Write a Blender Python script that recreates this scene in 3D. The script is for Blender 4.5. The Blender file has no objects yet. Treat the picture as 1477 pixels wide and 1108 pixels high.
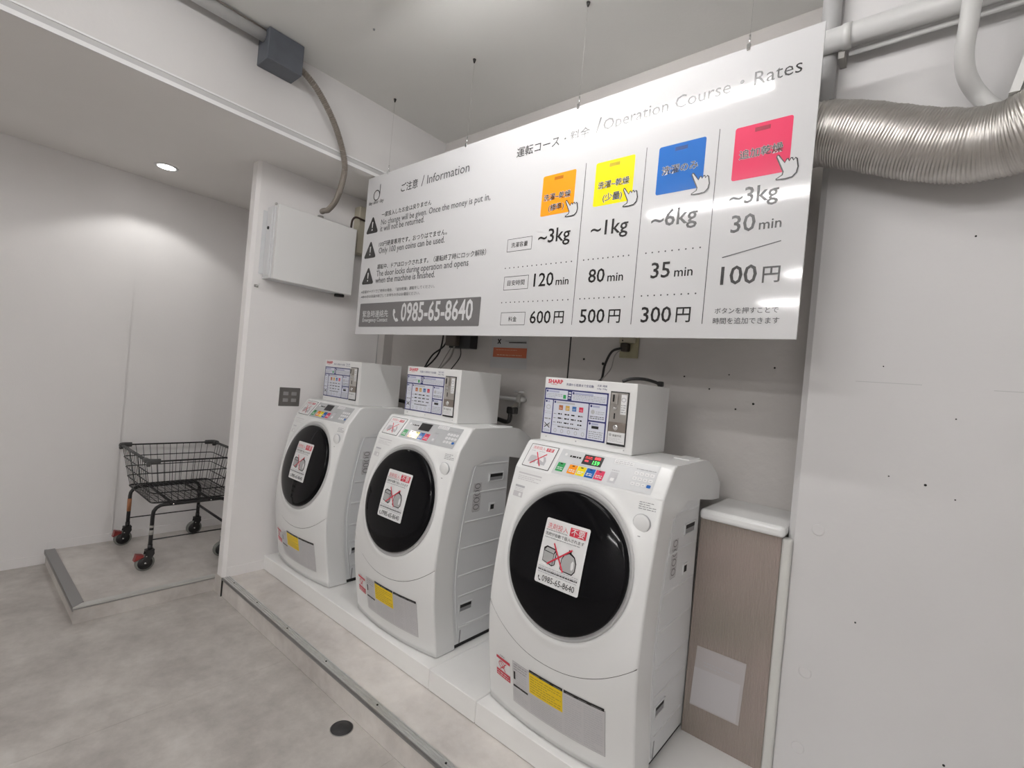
import bpy, bmesh, math, random
from mathutils import Vector, Matrix
random.seed(7)
PI = math.pi
SC = bpy.context.scene
COL = SC.collection

# ------------------------------------------------------------------ camera, light, exposure
def look_matrix(yaw, pitch, roll):
    y, p, r = map(math.radians, (yaw, pitch, roll))
    F = Vector((math.sin(y)*math.cos(p), math.cos(y)*math.cos(p), math.sin(p)))
    rt = Vector((math.cos(y), -math.sin(y), 0)); dn = F.cross(rt)
    c, s = math.cos(r), math.sin(r)
    R = rt*c + dn*s; D = -rt*s + dn*c
    return Matrix((R, -D, -F)).transposed().to_4x4()
cam_d = bpy.data.cameras.new('camera'); cam = bpy.data.objects.new('camera', cam_d); COL.objects.link(cam)
cam_d.sensor_fit = 'HORIZONTAL'; cam_d.sensor_width = 36.0; cam_d.lens = 36.0*701.0/1477.0
cam_d.clip_start = 0.02; cam_d.clip_end = 60
m = look_matrix(-40.04, -0.25, -5.24); m.translation = Vector((0, 0, 1.5)); cam.matrix_world = m
SC.camera = cam

w = bpy.data.worlds.new('world'); SC.world = w; w.use_nodes = True
w.node_tree.nodes['Background'].inputs[0].default_value = (0.9, 0.95, 1.0, 1)
w.node_tree.nodes['Background'].inputs[1].default_value = 0.3
SC.view_settings.view_transform = 'Standard'; SC.view_settings.look = 'None'
SC.view_settings.exposure = 0.14; SC.view_settings.gamma = 1.0
SC.view_settings.use_curve_mapping = False
TUBE_POWER = 82.0      # emission strength of the two fluorescent tubes
DOWNLIGHT_W = 8.5

# ------------------------------------------------------------------ materials
MATS = {}
def mat(name, col, rough=0.5, metal=0.0, emit=0.0, spec=0.5, noise=0.0, nscale=6.0, bump=0.0, bscale=60.0, coat=0.0, trans=0.0, alpha=1.0):
    if name in MATS: return MATS[name]
    M = bpy.data.materials.new(name); M.use_nodes = True
    nt = M.node_tree; b = nt.nodes['Principled BSDF']
    b.inputs['Base Color'].default_value = (*col, 1); b.inputs['Roughness'].default_value = rough
    b.inputs['Metallic'].default_value = metal; b.inputs['Specular IOR Level'].default_value = spec
    b.inputs['Coat Weight'].default_value = coat; b.inputs['Transmission Weight'].default_value = trans
    b.inputs['Alpha'].default_value = alpha
    M.diffuse_color = (*col, 1)
    if emit:
        b.inputs['Emission Color'].default_value = (*col, 1); b.inputs['Emission Strength'].default_value = emit
    if noise or bump:
        tc = nt.nodes.new('ShaderNodeTexCoord')
        n = nt.nodes.new('ShaderNodeTexNoise'); n.inputs['Scale'].default_value = nscale; n.inputs['Detail'].default_value = 6
        nt.links.new(tc.outputs['Object'], n.inputs['Vector'])
    if noise:
        r = nt.nodes.new('ShaderNodeValToRGB')
        r.color_ramp.elements[0].position = 0.3; r.color_ramp.elements[1].position = 0.7
        r.color_ramp.elements[0].color = (*[max(0, c*(1-noise)) for c in col], 1)
        r.color_ramp.elements[1].color = (*[min(1, c*(1+noise)) for c in col], 1)
        nt.links.new(n.outputs['Fac'], r.inputs['Fac']); nt.links.new(r.outputs['Color'], b.inputs['Base Color'])
    if bump:
        n2 = nt.nodes.new('ShaderNodeTexNoise'); n2.inputs['Scale'].default_value = bscale; n2.inputs['Detail'].default_value = 3
        nt.links.new(tc.outputs['Object'], n2.inputs['Vector'])
        bp = nt.nodes.new('ShaderNodeBump'); bp.inputs['Strength'].default_value = bump; bp.inputs['Distance'].default_value = 0.01
        nt.links.new(n2.outputs['Fac'], bp.inputs['Height']); nt.links.new(bp.outputs['Normal'], b.inputs['Normal'])
    MATS[name] = M
    return M
def floor_mat(name, base, tint):
    M = bpy.data.materials.new(name); M.use_nodes = True; nt = M.node_tree; b = nt.nodes['Principled BSDF']
    tc = nt.nodes.new('ShaderNodeTexCoord')
    a = nt.nodes.new('ShaderNodeTexNoise'); a.inputs['Scale'].default_value = 2.6; a.inputs['Detail'].default_value = 9; a.inputs['Roughness'].default_value = 0.62
    c = nt.nodes.new('ShaderNodeTexNoise'); c.inputs['Scale'].default_value = 14; c.inputs['Detail'].default_value = 8; c.inputs['Roughness'].default_value = 0.7
    for n in (a, c): nt.links.new(tc.outputs['Object'], n.inputs['Vector'])
    r = nt.nodes.new('ShaderNodeValToRGB'); r.color_ramp.elements[0].position = 0.36; r.color_ramp.elements[1].position = 0.66
    r.color_ramp.elements[0].color = (*[x*0.83 for x in base], 1); r.color_ramp.elements[1].color = (*[x*1.10 for x in tint], 1)
    mx = nt.nodes.new('ShaderNodeMix'); mx.data_type = 'RGBA'; mx.blend_type = 'OVERLAY'; mx.inputs[0].default_value = 0.28
    nt.links.new(a.outputs['Fac'], r.inputs['Fac']); nt.links.new(r.outputs['Color'], mx.inputs[6]); nt.links.new(c.outputs['Fac'], mx.inputs[7])
    nt.links.new(mx.outputs[2], b.inputs['Base Color'])
    b.inputs['Roughness'].default_value = 0.42; b.inputs['Specular IOR Level'].default_value = 0.35
    bp = nt.nodes.new('ShaderNodeBump'); bp.inputs['Strength'].default_value = 0.08; bp.inputs['Distance'].default_value = 0.004
    nt.links.new(c.outputs['Fac'], bp.inputs['Height']); nt.links.new(bp.outputs['Normal'], b.inputs['Normal'])
    MATS[name] = M; return M
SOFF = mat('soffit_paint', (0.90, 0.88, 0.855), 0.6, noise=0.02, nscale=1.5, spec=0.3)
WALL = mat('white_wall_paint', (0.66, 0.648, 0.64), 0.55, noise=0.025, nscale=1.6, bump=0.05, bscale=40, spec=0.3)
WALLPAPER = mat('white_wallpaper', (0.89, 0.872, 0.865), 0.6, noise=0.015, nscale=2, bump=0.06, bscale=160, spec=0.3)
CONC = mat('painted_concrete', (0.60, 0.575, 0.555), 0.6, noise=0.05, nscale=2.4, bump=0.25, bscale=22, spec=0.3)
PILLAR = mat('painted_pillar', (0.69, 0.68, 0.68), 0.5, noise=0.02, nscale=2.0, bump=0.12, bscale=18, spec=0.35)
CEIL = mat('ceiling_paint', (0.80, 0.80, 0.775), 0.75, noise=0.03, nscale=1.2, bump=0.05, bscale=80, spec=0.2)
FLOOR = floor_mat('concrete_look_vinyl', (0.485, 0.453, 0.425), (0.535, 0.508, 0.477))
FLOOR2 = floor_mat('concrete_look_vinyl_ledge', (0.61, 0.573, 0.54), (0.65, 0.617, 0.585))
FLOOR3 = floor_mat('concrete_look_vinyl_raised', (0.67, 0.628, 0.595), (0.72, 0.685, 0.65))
SLAB = mat('white_slab', (0.90, 0.895, 0.88), 0.3, noise=0.02, nscale=5)
ALU = mat('brushed_aluminium', (0.66, 0.66, 0.65), 0.35, 0.6, noise=0.06, nscale=30)
ALUD = mat('grey_aluminium_trim', (0.36, 0.36, 0.36), 0.4, 0.8)
STEEL = mat('stainless_steel', (0.56, 0.54, 0.51), 0.3, 0.9)
CHROME = mat('chrome', (0.8, 0.8, 0.8), 0.12, 1.0)
DARK = mat('dark_gap', (0.012, 0.012, 0.012), 0.7)
BLK = mat('black_plastic', (0.016, 0.016, 0.017), 0.45)
BLKG = mat('black_door_glass', (0.003, 0.003, 0.004), 0.08, spec=0.16)
BLKM = mat('black_coated_metal', (0.012, 0.012, 0.013), 0.38)
WHP = mat('white_gloss_plastic', (0.84, 0.845, 0.84), 0.22, spec=0.45)
WHS = mat('white_steel_sheet', (0.76, 0.77, 0.78), 0.38, spec=0.4)
WHB = mat('white_coin_box_steel', (0.80, 0.80, 0.79), 0.35, spec=0.4)
RIMG = mat('pale_grey_rim', (0.52, 0.52, 0.52), 0.3)
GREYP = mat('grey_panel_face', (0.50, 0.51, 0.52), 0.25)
GREYP_LIT = mat('grey_panel_face_lit', (0.66, 0.67, 0.68), 0.25)  # panel grey lightened to carry the light reflected on the nearest machine
SIGNW = mat('sign_white_acrylic', (0.62, 0.62, 0.625), 0.07, spec=0.5)
INK = mat('ink_black', (0.022, 0.02, 0.02), 0.25)
INKG = mat('ink_grey', (0.30, 0.30, 0.31), 0.35)
INKM = mat('ink_mid', (0.055, 0.055, 0.058), 0.3)
INKL = mat('ink_light_grey', (0.50, 0.50, 0.52), 0.35)
BANN = mat('banner_grey', (0.155, 0.15, 0.15), 0.2)
PAPER = mat('label_white', (0.80, 0.80, 0.80), 0.35)
PAPERG = mat('label_pale_grey', (0.60, 0.59, 0.60), 0.4)
RED = mat('print_red', (0.62, 0.03, 0.06), 0.35)
PINKC = mat('card_pink', (0.72, 0.055, 0.13), 0.12)
ORC = mat('card_orange', (0.93, 0.32, 0.015), 0.12)
YEC = mat('card_yellow', (0.90, 0.73, 0.015), 0.12)
BLC = mat('card_blue', (0.015, 0.13, 0.46), 0.12)
GRC = mat('key_green', (0.04, 0.36, 0.11), 0.3)
NAVY = mat('print_navy', (0.03, 0.035, 0.16), 0.3)
LILAC = mat('print_lilac', (0.42, 0.44, 0.60), 0.4)
YELL = mat('label_yellow', (0.88, 0.62, 0.01), 0.4)
BROWNS = mat('steel_brownish', (0.30, 0.26, 0.23), 0.35, 0.6)
LEDR = mat('led_red', (1.0, 0.04, 0.05), 0.4, emit=1.2)
LEDG = mat('led_green', (0.1, 1.0, 0.15), 0.4, emit=0.9)
BEIGE = mat('beige_plastic', (0.52, 0.48, 0.38), 0.5)
OLDB = mat('old_beige_plate', (0.40, 0.37, 0.24), 0.55, noise=0.1, nscale=20)
CABL = mat('cable_black', (0.014, 0.013, 0.013), 0.5)
CABG = mat('cable_grey', (0.35, 0.34, 0.32), 0.5)
GBOX = mat('slate_grey_paint', (0.105, 0.115, 0.135), 0.5, noise=0.12, nscale=12)
CONDUIT = mat('conduit_brown_grey', (0.27, 0.24, 0.21), 0.4, 0.4)
ORS = mat('notice_orange', (0.55, 0.13, 0.05), 0.5)
RUB = mat('grey_rubber_tyre', (0.20, 0.205, 0.19), 0.6)
REDP = mat('red_brake_plastic', (0.24, 0.03, 0.028), 0.4)
HANDG = mat('dark_grey_handle', (0.055, 0.055, 0.055), 0.5)
ORT = mat('orange_tape', (0.35, 0.14, 0.06), 0.5)
DRAIN = mat('black_drain', (0.02, 0.02, 0.022), 0.45, noise=0.3, nscale=60)
PIPEW = mat('painted_pipe_white', (0.66, 0.66, 0.65), 0.4, noise=0.03, nscale=6)
FIXW = mat('light_fixture_white', (0.8, 0.8, 0.8), 0.4)
TUBE = mat('fluorescent_tube', (1.0, 0.98, 0.972), 0.4, emit=TUBE_POWER)
TUBE_R = mat('fluorescent_tube_bright', (1.0, 0.98, 0.972), 0.4, emit=105.0)
FILL_TUBE = mat('added_fill_tube', (1.0, 0.98, 0.972), 0.4, emit=64.0)  # for the added fill tubes only
LAMPD = mat('downlight_glow', (1.0, 0.99, 0.97), 0.4, emit=14.0)

def frosted():
    M = bpy.data.materials.new('frosted_brown_sheet'); M.use_nodes = True; nt = M.node_tree; b = nt.nodes['Principled BSDF']
    tc = nt.nodes.new('ShaderNodeTexCoord')
    n = nt.nodes.new('ShaderNodeTexNoise'); n.inputs['Scale'].default_value = 3.2; n.inputs['Detail'].default_value = 2
    nt.links.new(tc.outputs['Object'], n.inputs['Vector'])
    r = nt.nodes.new('ShaderNodeValToRGB'); r.color_ramp.elements[0].position = 0.35; r.color_ramp.elements[1].position = 0.65
    r.color_ramp.elements[0].color = (0.30, 0.262, 0.225, 1); r.color_ramp.elements[1].color = (0.36, 0.292, 0.265, 1)
    nt.links.new(n.outputs['Fac'], r.inputs['Fac']); nt.links.new(r.outputs['Color'], b.inputs['Base Color'])
    b.inputs['Roughness'].default_value = 0.4
    MATS['frosted_brown_sheet'] = M; return M
FROST = frosted()
def duct_mat():
    M = bpy.data.materials.new('aluminium_duct_foil'); M.use_nodes = True; nt = M.node_tree; b = nt.nodes['Principled BSDF']
    tc = nt.nodes.new('ShaderNodeTexCoord')
    n = nt.nodes.new('ShaderNodeTexNoise'); n.inputs['Scale'].default_value = 25; n.inputs['Detail'].default_value = 5
    nt.links.new(tc.outputs['Object'], n.inputs['Vector'])
    r = nt.nodes.new('ShaderNodeValToRGB')
    r.color_ramp.elements[0].color = (0.42, 0.40, 0.37, 1); r.color_ramp.elements[1].color = (0.68, 0.66, 0.63, 1)
    nt.links.new(n.outputs['Fac'], r.inputs['Fac']); nt.links.new(r.outputs['Color'], b.inputs['Base Color'])
    b.inputs['Metallic'].default_value = 0.92; b.inputs['Roughness'].default_value = 0.38
    return M
DUCT = duct_mat()

# ------------------------------------------------------------------ object helpers
def link(name, me, parent=None):
    o = bpy.data.objects.new(name, me); COL.objects.link(o)
    if parent is not None: o.parent = parent
    return o
def tag(o, label=None, cat=None, group=None, kind=None):
    if label: o['label'] = label
    if cat: o['category'] = cat
    if group: o['group'] = group
    if kind: o['kind'] = kind
    return o
def empty(name, loc=(0, 0, 0), rz=0.0):
    o = bpy.data.objects.new(name, None); COL.objects.link(o)
    o.location = loc; o.rotation_euler = (0, 0, rz); o.empty_display_size = 0.1
    return o
class MB:
    """collects verts / faces with material indices and builds ONE mesh"""
    def __init__(s): s.v = []; s.f = []; s.mi = []; s.mats = []; s.sm = []
    def m(s, M):
        if M not in s.mats: s.mats.append(M)
        return s.mats.index(M)
    def add(s, vs, fs, M, smooth=False):
        b = len(s.v); k = s.m(M)
        s.v += [tuple(p) for p in vs]
        for f in fs: s.f.append([i+b for i in f]); s.mi.append(k); s.sm.append(smooth)
    def box(s, lo, hi, M):
        x0, y0, z0 = lo; x1, y1, z1 = hi
        s.add([(x0,y0,z0),(x1,y0,z0),(x1,y1,z0),(x0,y1,z0),(x0,y0,z1),(x1,y0,z1),(x1,y1,z1),(x0,y1,z1)],
              [(0,3,2,1),(4,5,6,7),(0,1,5,4),(1,2,6,5),(2,3,7,6),(3,0,4,7)], M)
    def bbox(s, lo, hi, M, b=0.004, seg=2):
        bm = bmesh.new(); bmesh.ops.create_cube(bm, size=1)
        d = [hi[i]-lo[i] for i in range(3)]
        for v in bm.verts: v.co = Vector([(v.co[i]+0.5)*d[i]+lo[i] for i in range(3)])
        b = min(b, min(d)*0.49)
        bmesh.ops.bevel(bm, geom=bm.edges[:], offset=b, segments=seg, profile=0.5, affect='EDGES')
        bm.verts.index_update()
        s.add([v.co[:] for v in bm.verts], [[v.index for v in f.verts] for f in bm.faces], M, False); bm.free()
    def tube(s, pts, r, M, seg=10, caps=True, smooth=True, close=False):
        pts = [Vector(p) for p in pts]; n = len(pts)
        rs = r if isinstance(r, (list, tuple)) else [r]*n
        vs = []; up = None
        for i, p in enumerate(pts):
            if close: t = (pts[(i+1) % n]-pts[i-1])
            else: t = (pts[min(i+1, n-1)]-pts[max(i-1, 0)])
            t.normalize()
            if up is None:
                up = Vector((0, 0, 1)) if abs(t.z) < 0.9 else Vector((1, 0, 0))
            a = (up - t*up.dot(t)).normalized(); b = t.cross(a); up = a
            for k in range(seg):
                q = 2*PI*k/seg; vs.append(p + (a*math.cos(q)+b*math.sin(q))*rs[i])
        fs = []
        for i in range(n if close else n-1):
            j = (i+1) % n
            for k in range(seg):
                l = (k+1) % seg; fs.append((i*seg+k, i*seg+l, j*seg+l, j*seg+k))
        if caps and not close:
            fs.append(list(range(seg))[::-1]); fs.append([(n-1)*seg+k for k in range(seg)])
        s.add(vs, fs, M, smooth)
    def lathe(s, prof, M, c=(0,0,0), ax='z', seg=32, smooth=True, map=None):
        """prof: list of (radius, height) around axis"""
        vs = []
        for (r, h) in prof:
            for k in range(seg):
                q = 2*PI*k/seg; a, b = r*math.cos(q), r*math.sin(q)
                p = {'z': (a, b, h), 'y': (a, h, b), 'x': (h, a, b)}[ax]
                p = (p[0]+c[0], p[1]+c[1], p[2]+c[2])
                vs.append(map(p) if map else p)
        n = len(prof); fs = []
        for i in range(n-1):
            for k in range(seg):
                l = (k+1) % seg; fs.append((i*seg+k, i*seg+l, (i+1)*seg+l, (i+1)*seg+k))
        if prof[0][0] > 1e-5: fs.append(list(range(seg))[::-1])
        if prof[-1][0] > 1e-5: fs.append([(n-1)*seg+k for k in range(seg)])
        s.add(vs, fs, M, smooth)
    def prism(s, poly, a, b, M, axis='x'):
        """poly in the two other axes, extruded from a to b along axis"""
        n = len(poly)
        def P(u, v, t): return {'x': (t, u, v), 'y': (u, t, v), 'z': (u, v, t)}[axis]
        vs = [P(u, v, a) for u, v in poly]+[P(u, v, b) for u, v in poly]
        fs = [list(range(n))[::-1], [n+i for i in range(n)]]+[(i, (i+1) % n, n+(i+1) % n, n+i) for i in range(n)]
        s.add(vs, fs, M)
    def build(s, name, parent=None, recalc=True):
        me = bpy.data.meshes.new(name); me.from_pydata(s.v, [], s.f)
        for M in s.mats: me.materials.append(M)
        me.polygons.foreach_set('material_index', s.mi); me.polygons.foreach_set('use_smooth', s.sm)
        if recalc:
            bm = bmesh.new(); bm.from_mesh(me); bmesh.ops.remove_doubles(bm, verts=bm.verts, dist=1e-6)
            bmesh.ops.recalc_face_normals(bm, faces=bm.faces); bm.to_mesh(me); bm.free()
        me.update()
        return link(name, me, parent)
def smooth_path(pts, n=8):
    P = [Vector(p) for p in pts]; P = [P[0]*2-P[1]]+P+[P[-1]*2-P[-2]]; out = []
    for i in range(1, len(P)-2):
        for k in range(n):
            t = k/n; a, b, c, d = P[i-1], P[i], P[i+1], P[i+2]
            out.append(0.5*((2*b)+(c-a)*t+(2*a-5*b+4*c-d)*t*t+(3*b-a-3*c+d)*t**3))
    out.append(P[-2]); return out

# ------------------------------------------------------------------ flat print: text and rectangles on a 2-D sheet
_tc = {}
def text_geo(s, bold=0.0):
    k = (s, bold)
    if k in _tc: return _tc[k]
    cu = bpy.data.curves.new('t', 'FONT'); cu.body = s; cu.resolution_u = 2; cu.offset = bold; cu.size = 1.0
    o = bpy.data.objects.new('t', cu); COL.objects.link(o)
    dg = bpy.context.evaluated_depsgraph_get(); me = bpy.data.meshes.new_from_object(o.evaluated_get(dg))
    vs = [(v.co.x, v.co.y) for v in me.vertices]; fs = [list(p.vertices) for p in me.polygons]
    bpy.data.objects.remove(o); bpy.data.curves.remove(cu); bpy.data.meshes.remove(me)
    x0 = min(v[0] for v in vs); x1 = max(v[0] for v in vs)
    r = ([(v[0]-x0, v[1]) for v in vs], fs, x1-x0); _tc[k] = r
    return r
class Sheet:
    def __init__(s, fn): s.mb = MB(); s.fn = fn        # fn(u, v, layer) -> 3-D point
    def pts(s, pl, L): return [s.fn(u, v, L) for u, v in pl]
    def rect(s, x0, y0, x1, y1, M, L=1, n=None):
        n = n or max(1, int(abs(x1-x0)/0.04)); vs = []
        m = max(1, int(abs(y1-y0)/0.025)); q = m+1
        for i in range(n+1):
            x = x0+(x1-x0)*i/n; vs += s.pts([(x, y0+(y1-y0)*j/m) for j in range(q)], L)
        s.mb.add(vs, [(i*q+j, (i+1)*q+j, (i+1)*q+j+1, i*q+j+1) for i in range(n) for j in range(m)], M)
    def frame(s, x0, y0, x1, y1, t, M, L=2):
        s.rect(x0, y0, x1, y0+t, M, L); s.rect(x0, y1-t, x1, y1, M, L); s.rect(x0, y0+t, x0+t, y1-t, M, L); s.rect(x1-t, y0+t, x1, y1-t, M, L)
    def rrect(s, x0, y0, x1, y1, r, M, L=1):
        p = []
        for cx, cy, a in ((x1-r, y1-r, 0), (x0+r, y1-r, 90), (x0+r, y0+r, 180), (x1-r, y0+r, 270)):
            for k in range(5):
                q = math.radians(a+22.5*k); p.append((cx+r*math.cos(q), cy+r*math.sin(q)))
        s.poly(p, M, L)
    def poly(s, p, M, L=1): s.mb.add(s.pts(p, L), [list(range(len(p)))], M)
    def line(s, a, b, t, M, L=2):
        d = Vector((b[0]-a[0], b[1]-a[1])); n = Vector((-d.y, d.x)).normalized()*t/2
        s.poly([(a[0]+n.x, a[1]+n.y), (a[0]-n.x, a[1]-n.y), (b[0]-n.x, b[1]-n.y), (b[0]+n.x, b[1]+n.y)], M, L)
    def disc(s, x, y, r, M, L=2, n=16, ry=None):
        ry = ry or r; s.poly([(x+r*math.cos(2*PI*k/n), y+ry*math.sin(2*PI*k/n)) for k in range(n)], M, L)
    def ring(s, x, y, r, ry, t, M, L=2, n=28):
        vs = []
        for k in range(n):
            q = 2*PI*k/n
            vs += s.pts([(x+r*math.cos(q), y+ry*math.sin(q)), (x+(r-t)*math.cos(q), y+(ry-t)*math.sin(q))], L)
        s.mb.add(vs, [(2*k, (2*k+2) % (2*n), (2*k+3) % (2*n), 2*k+1) for k in range(n)], M)
    def text(s, t, x0, x1, y, M, L=2, bold=0.0, sy=1.0):
        vs, fs, w_ = text_geo(t, bold); w0 = text_geo(t, 0.0)[2]; k = (x1-x0)/w0; o_ = (w_-w0)/2
        s.mb.add([s.fn(x0+(a-o_)*k, y+b*k*sy, L) for a, b in vs], fs, M)
    def greek(s, x0, y0, x1, y1, rows, M, L=2, seed=1, fill=0.45):
        """lines of print far too small to read in the photograph: rows of short strokes"""
        rd = random.Random(seed); h = (y1-y0)/rows
        for i in range(rows):
            x = x0; e = x0+(x1-x0)*(1.0 if rd.random() < 0.7 else rd.uniform(0.5, 0.95)); yy = y1-h*(i+1)
            while x < e-1e-4:
                wd = min(rd.uniform(0.5, 2.2)*h, e-x); s.rect(x, yy+h*0.25, x+wd, yy+h*(0.25+fill), M, L, n=1); x += wd+h*0.35
    def build(s, name, parent=None):
        return s.mb.build(name, parent, recalc=False)
HAND = [(0.08,1.0),(0.17,0.99),(0.42,0.66),(0.47,0.78),(0.56,0.80),(0.60,0.70),(0.65,0.80),(0.74,0.79),(0.77,0.70),(0.84,0.78),(0.93,0.72),(1.0,0.40),(0.95,0.18),(0.78,0.03),(0.5,0.0),(0.12,0.02),(0.10,0.08),(0.34,0.20),(0.36,0.30),(0.05,0.90)]

# ------------------------------------------------------------------ the room
SX0, SX1, SZ0, SZ1, SY = -2.80, -0.31, 1.713, 2.712, 1.725      # hanging sign
XL, XB, XP, YB, YP = -4.40, -2.74, -3.24, 2.28, 1.975            # left wall, beam face, partition face, back wall, pillar face
ZC, ZS, ZU, ZPL = 3.165, 2.72, 0.115, 0.2076                    # ceiling, soffit, upper floor, plinth top
XR, YF = 2.4, -5.4
def struct(name, mb, parent=None):
    o = mb.build(name, parent)
    if parent is None: o['kind'] = 'structure'
    return o
# floor made of wide vinyl sheets with fine joints
b = MB(); b.box((XL-0.1, YF-0.1, -0.12), (XR+0.1, YB+0.1, -0.010), DARK); floor = struct('floor', b)
g = 0.0005
xs = [XL, -3.24, -2.345, -1.46, -0.575, 0.31, 1.2, XR]; ys = [YF, -2.55, 1.236]
for i in range(len(xs)-1):
    for j in range(len(ys)-1):
        b = MB(); b.box((xs[i]+g, ys[j]+g, -0.010), (xs[i+1]-g, ys[j+1]-g, 0.0), FLOOR); b.build('vinyl_sheet', floor)
for i in (0,):
    b = MB(); b.box((XL+g, 1.236, -0.010), (-3.34, YB, 0.0), FLOOR); b.build('vinyl_sheet', floor)
# raised floor in front of the machines
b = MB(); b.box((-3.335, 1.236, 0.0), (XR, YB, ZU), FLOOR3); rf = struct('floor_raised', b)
for k, x in enumerate((-2.345, -0.80)):
    pass
# aluminium nosing on the step with grooves and screws
nos = empty('trim_1', (0, 0, 0)); nos['kind'] = 'structure'
b = MB(); b.box((-3.235, 1.228, ZU-0.012), (XR, 1.236, ZU+0.004), ALUD); b.box((-3.235, 1.228, ZU), (XR, 1.274, ZU+0.002), ALU)
for k in range(4):
    y = 1.233+k*0.011; b.box((-3.235, y, ZU+0.002), (XR, y+0.006, ZU+0.005), ALU)
b.build('nosing_strip', nos)
for x in (-3.12, -2.79, -2.42, -2.03, -1.62, -1.2, -0.8, -0.4, 0.0, 0.4):
    b = MB(); b.lathe([(0.0, ZU+0.0062), (0.004, ZU+0.006), (0.005, ZU+0.004)], DARK, (x, 1.255, 0), 'z', 10); b.build('screw', nos)
# ceiling, walls
b = MB(); b.box((XB, YF, ZC), (XR, YB, ZC+0.1), CEIL); ceil = struct('ceiling', b)
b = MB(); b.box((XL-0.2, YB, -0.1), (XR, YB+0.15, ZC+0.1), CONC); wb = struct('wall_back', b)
for (x, z, r) in ((-1.42,1.66,.006),(-0.86,1.60,.004),(-0.74,1.55,.004),(-0.62,1.47,.004),(-0.55,1.50,.005),(-0.48,1.66,.004),(-1.30,1.64,.008),(-0.66,1.62,.003)):
    b = MB(); b.lathe([(0, YB-0.0012), (r, YB-0.001), (r, YB+0.002)], DARK, (x, 0, z), 'y', 8); b.build('anchor_hole', wb)
# joint in the back wall
b = MB(); b.box((-1.5205, YB-0.0015, ZU), (-1.5125, YB+0.002, 2.9), CABL); b.build('joint_line', wb)
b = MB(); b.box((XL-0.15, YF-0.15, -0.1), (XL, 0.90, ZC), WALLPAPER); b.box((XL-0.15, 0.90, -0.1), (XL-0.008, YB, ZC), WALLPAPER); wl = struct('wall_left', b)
b = MB(); b.box((XR, YF-0.1, -0.1), (XR+0.15, YB+0.1, ZC+0.1), WALL); struct('wall_right', b)
b = MB(); b.box((XL-0.1, YF-0.15, -0.1), (XR+0.1, YF, ZC+0.1), WALL); struct('wall_front', b)
# dropped soffit with beam face and reveal bead
b = MB(); b.box((-3.07, YF, ZS), (XB-0.004, YB, ZC+0.1), SOFF); b.box((XB-0.004, YF, ZS), (XB, YB, ZC+0.1), WALL); b.box((XL-0.1, YF, ZS+0.012), (-3.07, YB, ZC+0.1), SOFF); sof = struct('ceiling_soffit', b)
b = MB(); b.box((XB, YF, ZS-0.004), (XB+0.006, YB, ZS+0.016), FIXW); b.box((XB, YF, ZS+0.016), (XB+0.002, YB, ZS+0.042), RIMG); b.box((XB, YF, ZS+0.042), (XB+0.006, YB, ZS+0.05), FIXW)
struct('trim_2', b)
# partition between alcove and machines
b = MB()
b.prism([(XP, 1.25), (XP-0.02, 1.23), (XP-0.085, 1.23), (XP-0.10, 1.245), (XP-0.10, YB), (XP, YB)], 0.0, ZS+0.02, WALLPAPER, 'z'); struct('wall_partition', b)
b = MB(); b.box((XP, 2.20, ZU), (XP+0.08, YB, ZS), CONC); b.box((XP, 2.195, ZU), (XP+0.004, 2.20, ZS), RIMG); struct('trim_3', b)
# pillar at the right with a chamfered corner and round patches of filler
b = MB(); ch = 0.022
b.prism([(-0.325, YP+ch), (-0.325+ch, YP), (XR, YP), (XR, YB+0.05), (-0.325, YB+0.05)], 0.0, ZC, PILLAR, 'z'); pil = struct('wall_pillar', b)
for (x, z) in ((-0.235, 1.09), (-0.235, 0.60), (-0.235, 0.34)):
    b = MB(); b.lathe([(0, -0.0015), (0.014, -0.001), (0.018, -0.0015), (0.021, 0.001)], PILLAR, (x, YP, z), 'y', 20); b.build('filler_patch', pil)
for (x, z, r) in ((0.03,1.30,.0055),(0.10,1.27,.003),(-0.06,1.31,.003),(0.085,1.51,.003),(-0.10,1.66,.003),(-0.11,0.82,.004),(0.13,0.49,.005),(0.09,2.06,.004)):
    b = MB(); b.lathe([(0, YP-0.0012), (r*.7, YP-0.001), (r*.7, YP+0.001)], DARK, (x, 0, z), 'y', 8); b.build('pin_hole', pil)
for (z, xa, xb) in ((1.606, -0.17, 0.0), (1.601, 0.16, 0.6)):
    b = MB(); b.box((xa, YP-0.0006, z), (xb, YP+0.001, z+0.002), RIMG); b.build('hairline_crack', pil)
# baseboards
b = MB(); b.box((XP, 1.25, ZU), (XP+0.004, 1.475, ZU+0.06), WALLPAPER); struct('baseboard_partition', b)
b = MB(); b.box((XL-0.004, YF, 0.0), (XL+0.005, 0.56, 0.062), WALLPAPER); b.box((XL-0.012, 0.56, 0.085), (XL+0.004, YB, 0.145), WALLPAPER); struct('baseboard_left', b)

b = MB(); b.bbox((-0.339, YP-0.018, ZPL), (-0.306, YP+0.02, ZPL+0.83), mat('corner_bead', (0.67, 0.67, 0.64), 0.45), 0.008, 3); struct('trim_4', b)
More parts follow.
